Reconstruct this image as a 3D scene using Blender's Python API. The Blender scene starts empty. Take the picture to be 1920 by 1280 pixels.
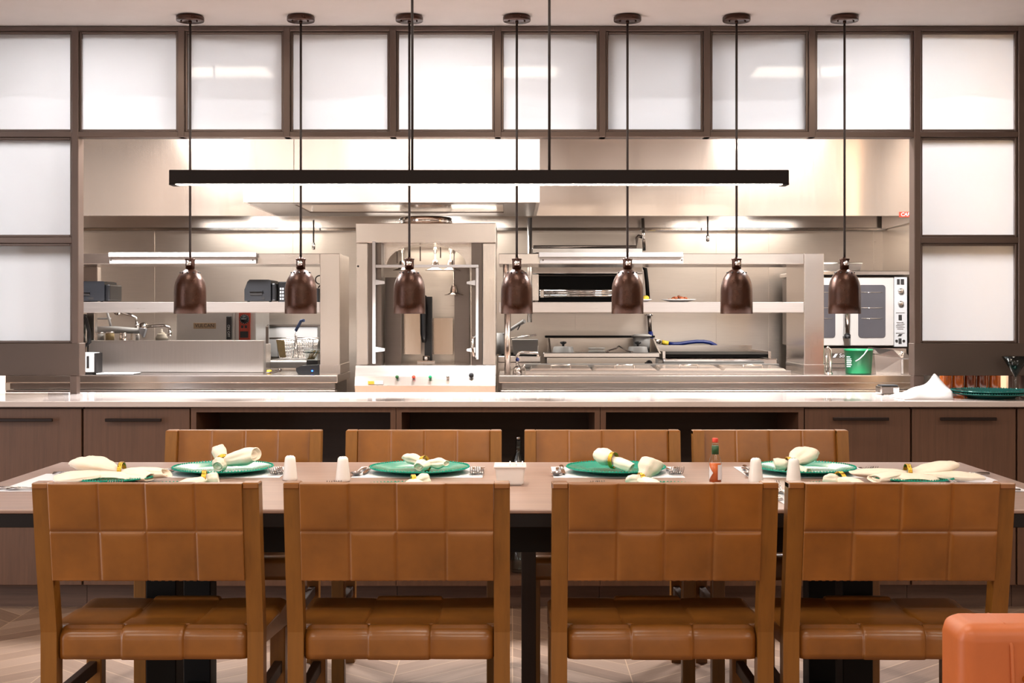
import bpy, bmesh, math, random
from mathutils import Vector, Matrix
random.seed(7)
PI = math.pi
SC = bpy.context.scene
COL = SC.collection
F = 2400.0; CX = 960.0; CY = 592.0; H = 1.28      # focal length in px, horizon, eye height

def wx(px, Y): return (px - CX) * Y / F
def wz(py, Y): return H - (py - CY) * Y / F

# ------------------------------------------------------------------ camera
cam = bpy.data.cameras.new('camera'); co = bpy.data.objects.new('camera', cam); COL.objects.link(co)
co.location = (0, 0, H); co.rotation_euler = (PI/2, 0, 0)
cam.sensor_width = 36; cam.lens = 36*F/1920.0; cam.shift_y = -(640-CY)/1920.0
cam.clip_start = .05; cam.clip_end = 60
SC.camera = co

# ------------------------------------------------------------------ materials
def lin(c):
    r = []
    for v in c:
        v = v/255.0
        r.append(v/12.92 if v <= .04045 else ((v+.055)/1.055)**2.4)
    return (r[0], r[1], r[2], 1)

class NT:
    def __init__(s, name):
        s.m = bpy.data.materials.new(name); s.m.use_nodes = True
        s.t = s.m.node_tree; s.n = s.t.nodes; s.n.clear()
        s.out = s.n.new('ShaderNodeOutputMaterial')
    def new(s, t, **kw):
        n = s.n.new(t)
        for k, v in kw.items():
            if hasattr(n, k) and k not in ('inputs',): setattr(n, k, v)
        return n
    def link(s, a, b): s.t.links.new(a, b)
    def coords(s, scale=(1, 1, 1)):
        tc = s.new('ShaderNodeTexCoord'); mp = s.new('ShaderNodeMapping')
        mp.inputs['Scale'].default_value = scale
        s.link(tc.outputs['Object'], mp.inputs['Vector']); return mp.outputs['Vector']
    def noise(s, vec, scale=5, detail=3, rough=.55):
        n = s.new('ShaderNodeTexNoise'); n.inputs['Scale'].default_value = scale
        n.inputs['Detail'].default_value = detail; n.inputs['Roughness'].default_value = rough
        s.link(vec, n.inputs['Vector']); return n.outputs['Fac']
    def ramp(s, fac, stops):
        r = s.new('ShaderNodeValToRGB'); e = r.color_ramp.elements
        while len(e) < len(stops): e.new(.5)
        for i, (p, c) in enumerate(stops): e[i].position = p; e[i].color = c
        s.link(fac, r.inputs['Fac']); return r.outputs['Color']
    def rng(s, fac, a, b):
        r = s.new('ShaderNodeMapRange'); r.inputs['To Min'].default_value = a; r.inputs['To Max'].default_value = b
        s.link(fac, r.inputs['Value']); return r.outputs['Result']
    def bump(s, h, strength=.1, dist=.01):
        b = s.new('ShaderNodeBump'); b.inputs['Strength'].default_value = strength; b.inputs['Distance'].default_value = dist
        s.link(h, b.inputs['Height']); return b.outputs['Normal']
    def bsdf(s, **kw):
        p = s.new('ShaderNodeBsdfPrincipled')
        for k, v in kw.items():
            k = k.replace('_', ' ')
            if k in p.inputs: p.inputs[k].default_value = v
        s.link(p.outputs['BSDF'], s.out.inputs['Surface']); return p

def plain(name, c, rough=.5, metal=0, var=.08, nscale=6, bump=0, bscale=60, **kw):
    t = NT(name); p = t.bsdf(Roughness=rough, Metallic=metal, **kw)
    v = t.coords(); n = t.noise(v, nscale, 3)
    a = lin(c); lo = tuple(x*(1-var) for x in a[:3])+(1,); hi = tuple(min(1, x*(1+var)) for x in a[:3])+(1,)
    t.link(t.ramp(n, [(.3, lo), (.7, hi)]), p.inputs['Base Color'])
    if bump:
        t.link(t.bump(t.noise(v, bscale, 2), bump, .003), p.inputs['Normal'])
    return t.m

def steel(name, c=(234, 226, 220), rough=.22, brush=(1, 40, 40), wav=.0, wscale=1.6, metal=1.0):
    t = NT(name); p = t.bsdf(Metallic=metal)
    v = t.coords(brush); n = t.noise(v, 6, 3)
    a = lin(c)
    t.link(t.ramp(n, [(.25, tuple(x*.93 for x in a[:3])+(1,)), (.75, a)]), p.inputs['Base Color'])
    t.link(t.rng(n, rough*.8, rough*1.25), p.inputs['Roughness'])
    if wav:
        w = t.noise(t.coords((1, 1, .45)), wscale, 1)
        t.link(t.bump(w, wav, .12), p.inputs['Normal'])
    return t.m

def wood(name, c, rough=.45, axis='z', contrast=.25, scale=1.0, coat=0, spec=.5):
    t = NT(name); p = t.bsdf(Roughness=rough)
    p.inputs['Specular IOR Level'].default_value = spec
    if coat: p.inputs['Coat Weight'].default_value = coat; p.inputs['Coat Roughness'].default_value = .15
    sc = {'z': (28, 28, 1.6), 'x': (1.6, 28, 28), 'y': (28, 1.6, 28)}[axis]
    v = t.coords(tuple(k*scale for k in sc)); n = t.noise(v, 2.2, 5, .6)
    a = lin(c); lo = tuple(x*(1-contrast) for x in a[:3])+(1,); hi = tuple(x*(1+contrast*.8) for x in a[:3])+(1,)
    t.link(t.ramp(n, [(.28, lo), (.5, a), (.74, hi)]), p.inputs['Base Color'])
    t.link(t.bump(n, .08, .002), p.inputs['Normal'])
    return t.m

def leather(name, c, rough=.36, var=.22, coat=0):
    t = NT(name); p = t.bsdf()
    p.inputs['Coat Weight'].default_value = coat; p.inputs['Coat Roughness'].default_value = .22
    v = t.coords(); n = t.noise(v, 7, 4, .6)
    a = lin(c); lo = tuple(x*(1-var) for x in a[:3])+(1,); hi = tuple(x*(1+var) for x in a[:3])+(1,)
    t.link(t.ramp(n, [(.28, lo), (.5, a), (.75, hi)]), p.inputs['Base Color'])
    t.link(t.rng(n, rough*1.1, rough*.85), p.inputs['Roughness'])
    t.link(t.bump(t.noise(v, 160, 2), .06, .001), p.inputs['Normal'])
    return t.m

def emit(name, c, s):
    t = NT(name); e = t.new('ShaderNodeEmission'); e.inputs['Color'].default_value = lin(c); e.inputs['Strength'].default_value = s
    t.link(e.outputs[0], t.out.inputs['Surface']); return t.m

def clear_glass(name, c=(255, 255, 255), rough=.02, alpha_like=.75):
    t = NT(name); g = t.new('ShaderNodeBsdfGlossy'); g.inputs['Roughness'].default_value = rough
    tr = t.new('ShaderNodeBsdfTransparent'); tr.inputs['Color'].default_value = lin(c)
    mx = t.new('ShaderNodeMixShader'); fr = t.new('ShaderNodeLayerWeight')
    pw = t.new('ShaderNodeMath'); pw.operation = 'POWER'; pw.inputs[1].default_value = 3.0; t.link(fr.outputs['Facing'], pw.inputs[0])
    ml = t.new('ShaderNodeMath'); ml.operation = 'MULTIPLY_ADD'; ml.inputs[1].default_value = .7; ml.inputs[2].default_value = .04; t.link(pw.outputs[0], ml.inputs[0])
    t.link(ml.outputs[0], mx.inputs['Fac']); t.link(tr.outputs[0], mx.inputs[1]); t.link(g.outputs[0], mx.inputs[2])
    t.link(mx.outputs[0], t.out.inputs['Surface']); return t.m

def frosted(name):
    t = NT(name)
    tr = t.new('ShaderNodeBsdfTranslucent'); tr.inputs['Color'].default_value = lin((253, 253, 255))
    df = t.new('ShaderNodeBsdfDiffuse'); df.inputs['Color'].default_value = lin((235, 235, 238))
    gl = t.new('ShaderNodeBsdfGlossy'); gl.inputs['Roughness'].default_value = .06
    m1 = t.new('ShaderNodeMixShader'); m1.inputs['Fac'].default_value = .06
    t.link(tr.outputs[0], m1.inputs[1]); t.link(df.outputs[0], m1.inputs[2])
    m2 = t.new('ShaderNodeMixShader'); fr = t.new('ShaderNodeFresnel'); fr.inputs['IOR'].default_value = 1.35
    n = t.noise(t.coords(), 3, 1)
    t.link(fr.outputs[0], m2.inputs['Fac']); t.link(m1.outputs[0], m2.inputs[1]); t.link(gl.outputs[0], m2.inputs[2])
    t.link(m2.outputs[0], t.out.inputs['Surface']); return t.m

def chevron(name):
    t = NT(name); p = t.bsdf(Roughness=.38)
    tc = t.new('ShaderNodeTexCoord'); sp = t.new('ShaderNodeSeparateXYZ'); t.link(tc.outputs['Object'], sp.inputs[0])
    def M(op, a, b=None, c=None):
        n = t.new('ShaderNodeMath'); n.operation = op
        for i, v in enumerate((a, b, c)):
            if v is None: continue
            if isinstance(v, (int, float)): n.inputs[i].default_value = v
            else: t.link(v, n.inputs[i])
        return n.outputs[0]
    W, P = .42, .13
    pp = M('PINGPONG', sp.outputs['X'], W)
    d = M('ADD', sp.outputs['Y'], M('MULTIPLY', pp, .9))
    row = M('FLOOR', M('DIVIDE', d, P)); fr = M('FRACT', M('DIVIDE', d, P))
    colm = M('FLOOR', M('DIVIDE', sp.outputs['X'], W)); cf = M('FRACT', M('DIVIDE', sp.outputs['X'], W))
    cb = t.new('ShaderNodeCombineXYZ'); t.link(row, cb.inputs[0]); t.link(colm, cb.inputs[1])
    wn = t.new('ShaderNodeTexWhiteNoise'); t.link(cb.outputs[0], wn.inputs['Vector'])
    cb2 = t.new('ShaderNodeCombineXYZ')
    t.link(M('MULTIPLY', sp.outputs['X'], 3), cb2.inputs[0]); t.link(M('MULTIPLY', d, 60), cb2.inputs[1])
    g = t.noise(cb2.outputs[0], 1.5, 4)
    f = M('ADD', M('MULTIPLY', wn.outputs['Value'], .5), M('MULTIPLY', g, .5))
    base = t.ramp(f, [(.2, lin((118, 92, 76))), (.5, lin((142, 116, 98))), (.85, lin((164, 138, 120)))])
    e1 = M('LESS_THAN', fr, .035); e2 = M('LESS_THAN', cf, .008)
    e = M('MAXIMUM', e1, e2)
    mx = t.new('ShaderNodeMix'); mx.data_type = 'RGBA'
    t.link(e, mx.inputs[0]); t.link(base, mx.inputs[6]); mx.inputs[7].default_value = lin((188, 158, 130))
    t.link(mx.outputs[2], p.inputs['Base Color']); return t.m

MT = {}
MT['ceil'] = plain('ceiling_paint', (216, 209, 206), .9, var=.02)
MT['wall'] = plain('wall_paint', (205, 192, 180), .8, var=.03)
MT['tan'] = plain('tan_wall', (190, 160, 125), .8, var=.03)
MT['floor'] = chevron('chevron_floor')
MT['bronze'] = plain('bronze_frame', (92, 76, 68), .34, .5, .06, 3)
MT['bronze_panel'] = plain('bronze_panel', (80, 66, 58), .5, .25, .05, 3)
MT['frost'] = frosted('frosted_glass')
MT['steel'] = steel('stainless')
MT['steel_v'] = steel('stainless_vertical', brush=(40, 40, 1))
MT['steel_hood'] = steel('stainless_hood', (232, 214, 198), .15, (30, 30, .7), .34, 1.3, .8)
MT['steel_pale'] = steel('stainless_pale', (226, 218, 214), .32, (30, 30, .7), .05, 1.5, .35)
MT['steel_shelf'] = steel('stainless_shelf', (214, 206, 202), .3, (1, 40, 40), 0, 1.5, .85)
MT['steel_wall'] = steel('stainless_wall', (222, 212, 202), .30, (1, 40, 30), .10, 1.1)
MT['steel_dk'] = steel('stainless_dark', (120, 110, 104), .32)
MT['chrome'] = steel('chrome', (225, 222, 220), .08, (3, 3, 3))
MT['stone'] = plain('white_quartz', (204, 192, 187), .06, 0, .03, 9)
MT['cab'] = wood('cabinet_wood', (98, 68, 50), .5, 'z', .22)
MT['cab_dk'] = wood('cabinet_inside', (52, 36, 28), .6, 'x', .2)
MT['toe'] = wood('toe_kick_wood', (92, 68, 56), .6, 'x', .25)
MT['handle'] = plain('dark_handle', (38, 26, 22), .4, .6, .05)
MT['table'] = wood('table_wood', (152, 124, 110), .36, 'x', .16, .6, .1)
MT['black'] = plain('black_metal', (13, 10, 9), .6, 0, .1, Specular_IOR_Level=.25)
MT['edge'] = plain('dark_table_edge', (20, 13, 11), .5, 0, .1, Specular_IOR_Level=.3)
MT['leather'] = leather('tan_leather', (140, 87, 33), .30, .26, .3)
MT['leather2'] = leather('cognac_leather', (200, 108, 56), .42, .1)
MT['chairwood'] = wood('chair_wood', (136, 88, 32), .38, 'z', .16)
MT['legs_dk'] = wood('dark_leg_wood', (60, 42, 32), .5, 'z', .2)
MT['pend'] = plain('antique_bronze', (60, 33, 20), .27, .55, .18, 30, .25, 220)
MT['cord'] = plain('dark_cord', (40, 28, 24), .6, 0, .05)
MT['lin'] = plain('dark_bronze_housing', (24, 15, 12), .55, 0, .05, Specular_IOR_Level=.15)
MT['diff'] = emit('lamp_diffuser', (255, 238, 214), 72.0)
MT['bulb'] = emit('lamp_bulb', (255, 200, 140), 1.5)
MT['white'] = plain('white_ceramic', (240, 234, 230), .25, 0, .02)
MT['whitepl'] = plain('white_plastic', (214, 211, 210), .4, 0, .02)
MT['paper'] = plain('white_paper', (232, 230, 236), .7, 0, .02)
MT['cloth'] = plain('cream_cloth', (240, 226, 208), .85, 0, .04, 20, .15, 300)
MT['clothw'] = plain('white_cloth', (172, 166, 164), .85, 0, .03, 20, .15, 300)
MT['gold'] = plain('gold_ring', (214, 170, 70), .18, 1, .1)
MT['teal'] = plain('teal_glass', (10, 146, 122), .17, .0, .14, 8, Specular_IOR_Level=.34)
MT['teal_dk'] = plain('dark_teal_glass', (8, 112, 106), .10, .25, .15, 8, Coat_Weight=.6)
MT['cutlery'] = steel('cutlery_steel', (200, 192, 188), .15, (10, 10, 10))
MT['glass'] = clear_glass('clear_glass', (245, 250, 250))
MT['glass_dk'] = clear_glass('smoked_glass', (150, 165, 165), .03)
MT['amber'] = plain('amber_liquid', (168, 82, 18), .12, 0, .3, 12, Coat_Weight=.5)
MT['amber_dk'] = plain('dark_amber_liquid', (104, 44, 14), .12, 0, .3, 12, Coat_Weight=.5)
MT['sauce'] = plain('orange_sauce', (214, 96, 28), .3, 0, .08)
MT['red'] = plain('red_plastic', (206, 58, 36), .4, 0, .05)
MT['redp'] = plain('red_panel', (206, 70, 44), .45, 0, .04)
MT['green'] = plain('green_plastic', (8, 138, 84), .4, 0, .05)
MT['green_dk'] = plain('green_foil', (28, 72, 34), .4, 0, .05)
MT['blackpl'] = plain('black_plastic', (22, 22, 25), .4, 0, .08)
MT['greypl'] = plain('charcoal_plastic', (26, 27, 32), .45, 0, .06)
MT['bluehose'] = plain('blue_hose', (16, 34, 100), .4, 0, .05)
MT['bluegrey'] = plain('blue_grip', (74, 94, 140), .5, 0, .05)
MT['yellow'] = plain('yellow_plastic', (236, 200, 60), .5, 0, .04)
MT['orange'] = plain('orange_label', (240, 140, 40), .5, 0, .03)
MT['ovenpanel'] = plain('oven_enamel', (222, 215, 209), .32, .2, .03)
MT['ovenglass'] = plain('oven_window', (98, 94, 98), .12, .1, .05)
MT['wood_lt'] = plain('bamboo', (206, 178, 128), .6, 0, .12, 40)
MT['food'] = plain('roasted_nuts', (150, 74, 34), .5, 0, .3, 40)
MT['led'] = emit('blue_led', (40, 90, 255), 12)
MT['ink'] = plain('black_ink', (30, 26, 26), .6, 0, .02)
MT['inkw'] = plain('white_ink', (240, 240, 240), .6, 0, .02)
MT['brass'] = plain('nameplate_metal', (184, 156, 126), .45, .2, .05)
MT['lightpanel'] = emit('light_panel', (255, 250, 244), 9.0)

# ------------------------------------------------------------------ mesh builder
class MB:
    def __init__(s): s.bm = bmesh.new(); s.mi = 0
    def _fin(s, verts):
        fs = set()
        for v in verts:
            for f in v.link_faces: fs.add(f)
        for f in fs: f.material_index = s.mi
    def box(s, x0, x1, y0, y1, z0, z1, bev=0, seg=1):
        vs = [s.bm.verts.new((x, y, z)) for x in (x0, x1) for y in (y0, y1) for z in (z0, z1)]
        fs = [s.bm.faces.new([vs[i] for i in q]) for q in ((0, 1, 3, 2), (4, 6, 7, 5), (0, 4, 5, 1), (2, 3, 7, 6), (0, 2, 6, 4), (1, 5, 7, 3))]
        for f in fs: f.material_index = s.mi
        if bev:
            es = list({e for f in fs for e in f.edges})
            r = bmesh.ops.bevel(s.bm, geom=es, offset=bev, segments=seg, affect='EDGES', profile=.5)
            for f in r['faces']: f.material_index = s.mi
        return s
    def pbox(s, x0, y0, x1, y1, Y, d, bev=0):
        """box whose front face (at depth Y) covers a picture rectangle, d deep"""
        return s.box(wx(x0, Y), wx(x1, Y), Y, Y+d, wz(y1, Y), wz(y0, Y), bev)
    def hexa(s, bot, top):
        """8 corner solid from two quads"""
        b = [s.bm.verts.new(p) for p in bot]; t = [s.bm.verts.new(p) for p in top]
        fs = [s.bm.faces.new(b[::-1]), s.bm.faces.new(t)]
        for i in range(4):
            j = (i+1) % 4; fs.append(s.bm.faces.new((b[i], b[j], t[j], t[i])))
        for f in fs: f.material_index = s.mi
        return s
    def prism(s, pts, axis, a, b):
        """extrude a 2-D polygon along axis"""
        def mk(p, k):
            return {'x': (k, p[0], p[1]), 'y': (p[0], k, p[1]), 'z': (p[0], p[1], k)}[axis]
        A = [s.bm.verts.new(mk(p, a)) for p in pts]; B = [s.bm.verts.new(mk(p, b)) for p in pts]
        n = len(pts); fs = [s.bm.faces.new(A[::-1]), s.bm.faces.new(B)]
        for i in range(n):
            j = (i+1) % n; fs.append(s.bm.faces.new((A[i], A[j], B[j], B[i])))
        for f in fs: f.material_index = s.mi
        return s
    def lathe(s, prof, c=(0, 0, 0), n=32, sx=1, sy=1, axis='z', cap=True):
        rings = []
        def pt(r, h, a):
            x, y = r*math.cos(a)*sx, r*math.sin(a)*sy
            if axis == 'z': return (c[0]+x, c[1]+y, c[2]+h)
            if axis == 'y': return (c[0]+x, c[1]+h, c[2]+y)
            return (c[0]+h, c[1]+x, c[2]+y)
        for r, h in prof:
            if r < 1e-6: rings.append([s.bm.verts.new(pt(0, h, 0))])
            else: rings.append([s.bm.verts.new(pt(r, h, 2*PI*k/n)) for k in range(n)])
        for A, B in zip(rings[:-1], rings[1:]):
            for k in range(n):
                j = (k+1) % n
                if len(A) == 1 and len(B) == 1: continue
                if len(A) == 1: f = s.bm.faces.new((A[0], B[k], B[j]))
                elif len(B) == 1: f = s.bm.faces.new((A[k], A[j], B[0]))
                else: f = s.bm.faces.new((A[k], A[j], B[j], B[k]))
                f.material_index = s.mi; f.smooth = True
        if cap:
            for R in (rings[0], rings[-1]):
                if len(R) > 2:
                    f = s.bm.faces.new(R); f.material_index = s.mi
        return s
    def cyl(s, c, r, h, n=20, axis='z', bev=0):
        pr = [(r, 0), (r, h)] if not bev else [(r-bev, 0), (r, bev), (r, h-bev), (r-bev, h)]
        return s.lathe(pr, c, n, axis=axis)
    def tube(s, pts, r, n=10, closed=False, flat=None):
        pts = [Vector(p) for p in pts]; rings = []; N = len(pts)
        up0 = None
        for i, p in enumerate(pts):
            if closed: t = pts[(i+1) % N]-pts[i-1]
            else: t = pts[min(i+1, N-1)]-pts[max(i-1, 0)]
            t.normalize()
            if up0 is None:
                up0 = Vector((0, 0, 1)) if abs(t.z) < .9 else Vector((1, 0, 0))
            a = t.cross(up0); a.normalize(); b = a.cross(t); b.normalize(); up0 = b
            rr = r[i] if isinstance(r, (list, tuple)) else r
            fl = flat or 1
            rings.append([s.bm.verts.new(p+a*(rr*math.cos(2*PI*k/n))+b*(rr*fl*math.sin(2*PI*k/n))) for k in range(n)])
        R = range(N if closed else N-1)
        for i in R:
            A, B = rings[i], rings[(i+1) % N]
            for k in range(n):
                j = (k+1) % n; f = s.bm.faces.new((A[k], A[j], B[j], B[k])); f.material_index = s.mi; f.smooth = True
        if not closed:
            for q in (rings[0], rings[-1]):
                f = s.bm.faces.new(q); f.material_index = s.mi
        return s
    def ball(s, c, r, u=12, v=8, sc=(1, 1, 1)):
        pr = [(0, -r)]+[(r*math.cos(-PI/2+PI*k/v), r*math.sin(-PI/2+PI*k/v)) for k in range(1, v)]+[(0, r)]
        return s.lathe([(a, b*sc[2]) for a, b in pr], c, u, sc[0], sc[1], cap=False)
    def build(s, name, mat, parent=None, off=(0, 0, 0), smooth=None):
        bmesh.ops.recalc_face_normals(s.bm, faces=s.bm.faces)
        me = bpy.data.meshes.new(name)
        if any(off): bmesh.ops.translate(s.bm, verts=s.bm.verts, vec=[-k for k in off])
        if smooth is not None:
            for f in s.bm.faces: f.smooth = smooth
        s.bm.to_mesh(me); s.bm.free()
        for m in (mat if isinstance(mat, (list, tuple)) else [mat]): me.materials.append(MT[m] if isinstance(m, str) else m)
        o = bpy.data.objects.new(name, me); COL.objects.link(o)
        if parent: o.parent = parent
        return o

def tag(o, label=None, cat=None, group=None, kind=None):
    if label: o['label'] = label
    if cat: o['category'] = cat
    if group: o['group'] = group
    if kind: o['kind'] = kind
    return o

class Thing:
    """an Empty at the thing's base; parts are built in world coordinates and shifted to it"""
    def __init__(s, name, label, cat, loc, group=None, kind=None):
        s.o = bpy.data.objects.new(name, None); COL.objects.link(s.o)
        s.o.empty_display_size = .05
        s.o.location = loc; s.loc = loc; tag(s.o, label, cat, group, kind)
    def part(s, name, mb, mat, parent=None, smooth=None, label=None):
        o = mb.build(name, mat, parent or s.o, s.loc, smooth)
        if label: o['label'] = label
        return o
    def text(s, body, x, y, z, size, mat, parent=None, width=None, name='lettering', ext=.0006, align='CENTER', shear=0, spin=0):
        cu = bpy.data.curves.new(name, 'FONT'); cu.body = body; cu.size = size; cu.extrude = ext
        cu.align_x = align; cu.align_y = 'CENTER'; cu.shear = shear; cu.materials.append(MT[mat])
        o = bpy.data.objects.new(name, cu); COL.objects.link(o); o.parent = parent or s.o
        bpy.context.view_layer.update()
        me = bpy.data.meshes.new_from_object(o.evaluated_get(bpy.context.evaluated_depsgraph_get()))
        bpy.data.objects.remove(o); me.name = name
        if width:
            xs = [v.co.x for v in me.vertices]; k = width/(max(xs)-min(xs))
            for v in me.vertices: v.co.x *= k
        o = bpy.data.objects.new(name, me); COL.objects.link(o); o.parent = parent or s.o
        o.location = (x-s.loc[0], y-s.loc[1], z-s.loc[2]); o.rotation_euler = (PI/2, spin, 0)
        return o

def dup(root, loc, rotz=0, label=None, group=None):
    r = root.copy(); COL.objects.link(r); r.location = loc; r.rotation_euler = (0, 0, rotz)
    if label: r['label'] = label
    if group: r['group'] = group
    for ch in list(root.children):
        c = ch.copy(); COL.objects.link(c); c.parent = r
        for g in list(ch.children):
            d = g.copy(); COL.objects.link(d); d.parent = c
    return r

def struct(name, mb, mat, smooth=None):
    return tag(mb.build(name, mat, None, (0, 0, 0), smooth), kind='structure')
# ================================================================== setting
ZC = 2.658                      # ceiling
YS = 6.08                       # front of the glazed screen
YB = 9.25                       # kitchen back wall
XR = 2.68                       # kitchen right wall
struct('floor', MB().box(-4.2, 4.2, -3.2, 9.5, -.06, 0), 'floor')
struct('ceiling', MB().box(-4.2, 4.2, -3.2, 9.5, ZC, ZC+.08), 'ceil')
struct('wall_left', MB().box(-4.2, -4.1, -3.2, 9.5, 0, ZC), 'wall')
struct('wall_right', MB().box(4.1, 4.2, -3.2, 9.5, 0, ZC), 'wall')
struct('wall_front_left', MB().box(-4.1, wx(-66, YS), YS, YS+.1, 0, ZC), 'bronze_panel')
struct('wall_front_right', MB().box(wx(1921, YS), 4.1, YS, YS+.1, 0, ZC), 'bronze_panel')
b = MB().box(-4.1, XR, YB, YB+.1, 0, ZC)
for px in (288, 547, 1081, 1345, 1443, 1640):
    x = wx(px, YB); b.box(x-.008, x+.008, YB-.006, YB+.001, .9, 1.9)
struct('wall_kitchen_back', b, 'steel_wall')
struct('wall_kitchen_right', MB().box(XR, XR+.1, 6.7, YB+.1, 0, ZC), 'steel_wall')
struct('wall_kitchen_stub', MB().box(wx(1884, 6.35), XR+.1, 6.2, 6.7, 0, ZC), 'tan')
struct('wall_kitchen_return', MB().box(wx(-30, 6.4), wx(10, 6.4), 6.3, 6.4, 0, wz(705, 6.4)+.25), 'wall')

# glazed screen: bronze grid
cols = [-57, 140.5, 339.5, 537.5, 736.5, 933.5, 1130, 1326, 1523, 1720.5, 1916]
mull = MB(); hw = 6.5*YS/F
z_r1 = (wz(257, YS), wz(246, YS)); z_r2 = (wz(456, YS), wz(444, YS)); z_top = wz(58, YS)
y0, y1 = YS, YS+.075
z_pan0, z_pan1 = wz(704, YS), wz(643, YS)
XL0, XR1 = wx(cols[0], YS)-hw, wx(cols[-1], YS)+hw
def solid(x0, x1, za, zb): mull.box(x0, x1, y0, y1, za, zb, .003)
solid(XL0, XR1, z_top, ZC-.001)
solid(XL0, XR1, *z_r1)
for i, c in enumerate(cols):
    x = wx(c, YS)
    mull.box(x-hw, x+hw, y0-.002, y1+.002, (z_pan0 if i in (0, 1, 9, 10) else z_r1[0]), ZC-.002, .003)
for a, c in ((0, 1), (9, 10)):
    xa, xb = wx(cols[a], YS), wx(cols[c], YS)
    solid(xa, xb, *z_r2)
struct('trim_1', mull, 'bronze')
panl = MB().box(XL0, wx(150, YS), y0-.004, y1+.004, z_pan0, z_pan1, .003)
struct('trim_2', panl, 'bronze_panel')
panr = MB().box(wx(1713, YS), XR1, y0-.004, y1+.004, z_pan0, z_pan1, .003)
struct('trim_3', panr, 'bronze_panel')
CT = .91
k = 3
for a, c in ((131, 144), (1713, 1733), (1898, 1911)):
    k += 1
    struct('trim_%d' % k, MB().box(wx(a, YS), wx(c, YS), y0, y0+.05, CT, z_pan0, .002), 'bronze')
# panes
rows_top = (z_r1[1], z_top)
rows = []
for i in range(10):
    rows.append((i, rows_top))
for i in (0, 9):
    rows.append((i, (z_r2[1], z_r1[0]))); rows.append((i, (z_pan1, z_r2[0])))
for n, (i, (za, zb)) in enumerate(rows):
    xa, xb = wx(cols[i], YS)+hw, wx(cols[i+1], YS)-hw
    pane = struct('window_%d' % (n+1), MB().box(xa, xb, YS+.036, YS+.044, za, zb), 'frost')
    fr = MB(); w = .011
    for (p, q, r_, s_) in ((xa, xa+w, za, zb), (xb-w, xb, za, zb), (xa+w, xb-w, za, za+w), (xa+w, xb-w, zb-w, zb)):
        fr.box(p, q, YS+.012, YS+.034, r_, s_, .002)
    fr.build('window_frame', 'bronze', pane)

# ================================================================== counter
YC = 5.55; YCB = 6.21
T = Thing('service_counter', 'long white stone countertop running under the glazed screen', 'countertop', (0, YC, CT-.04))
T.part('slab', MB().box(wx(-170, YC), wx(2100, YC), YC, YCB, CT-.026, CT, .004, 2), 'stone')
yd = YC+.03
zt, zb, zk = CT-.03, wz(1098, yd), .0
def cabinet(pa, pb, label, hand=None, xl=None, xr=None):
    xa = xl if xl is not None else wx(pa, yd); xb = xr if xr is not None else wx(pb, yd)
    t = Thing('base_cabinet', label, 'cabinet', ((xa+xb)/2, yd, 0), 'base cabinets under the counter')
    t.part('carcass', MB().box(xa+.002, xb-.002, yd+.022, YS-.02, zb, zt), 'cab')
    d = t.part('door', MB().box(xa+.003, xb-.003, yd, yd+.02, zb+.003, zt-.004, .002), 'cab')
    if hand:
        ha, hb, hy = hand; h = MB(); z = wz(hy, yd-.02); x0, x1 = wx(ha, yd), wx(hb, yd)
        h.box(x0, x1, yd-.034, yd-.022, z-.007, z+.007, .002)
        for x in (x0+.03, x1-.03): h.box(x-.006, x+.006, yd-.022, yd, z-.005, z+.005)
        t.part('handle', h, 'handle', d)
    t.part('plinth', MB().box(xa, xb, yd+.06, YS-.05, 0, zb), 'toe')
    return t
cabinet(-100, 154, 'brown wood base cabinet at the left end of the counter', (-55, 103, 787))
cabinet(155, 357, 'brown wood base cabinet next to the first open cubby', (201, 306, 787))
cabinet(1508, 1708, 'brown wood base cabinet right of the last open cubby', (1559, 1663, 785))
cabinet(1709, 1906, 'brown wood base cabinet below the folded white cloth and stacked plates', (1759, 1864, 785))
cabinet(1907, 2100, 'brown wood base cabinet cut off by the right picture edge')
def cubby(pa, pb, label):
    xa, xb = wx(pa, yd), wx(pb, yd)
    t = Thing('open_cubby', label, 'shelf unit', ((xa+xb)/2, yd, 0), 'open cubbies under the counter')
    c = MB(); w = wx(10, yd)-wx(0, yd)
    ye = YS-.02
    c.box(xa, xa+w, yd, ye, zb, zt); c.box(xb-w, xb, yd, ye, zb, zt)
    c.box(xa+w, xb-w, yd, ye, zt-.02, zt); c.box(xa+w, xb-w, yd, ye, zb, zb+.025)
    t.part('frame', c, 'cab')
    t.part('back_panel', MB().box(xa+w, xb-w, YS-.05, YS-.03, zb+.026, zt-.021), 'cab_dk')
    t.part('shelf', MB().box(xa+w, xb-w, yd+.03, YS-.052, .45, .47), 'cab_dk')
    t.part('plinth', MB().box(xa, xb, yd+.06, YS-.05, 0, zb), 'toe')
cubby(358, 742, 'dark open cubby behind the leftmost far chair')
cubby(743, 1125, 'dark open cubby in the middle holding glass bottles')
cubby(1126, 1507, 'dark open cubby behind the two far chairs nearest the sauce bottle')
# glassware in the middle cubby
def decanter(x, y, z, label):
    t = Thing('glass_bottle', label, 'bottle', (x, y, z), 'glassware in the open cubby')
    m = MB().lathe([(.0, .001), (.038, .001), (.04, .01), (.04, .14), (.015, .19), (.013, .24), (.016, .245), (.013, .245), (.010, .19), (.036, .135), (.036, .012), (0, .012)], (x, y, z), 20)
    t.part('body', m, 'glass')
    t.part('stopper', MB().cyl((x, y, z+.246), .012, .02, 12), 'chrome')
decanter(wx(972, 5.8), 5.8, .4715, 'tall clear glass bottle on the cubby shelf behind the sugar caddy')
decanter(wx(1003, 5.83), 5.83, .4715, 'second clear glass bottle on the cubby shelf, behind the table leg')
decanter(wx(975, 5.75), 5.75, zb+.0265, 'clear glass bottle low in the middle cubby seen under the table')

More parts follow.
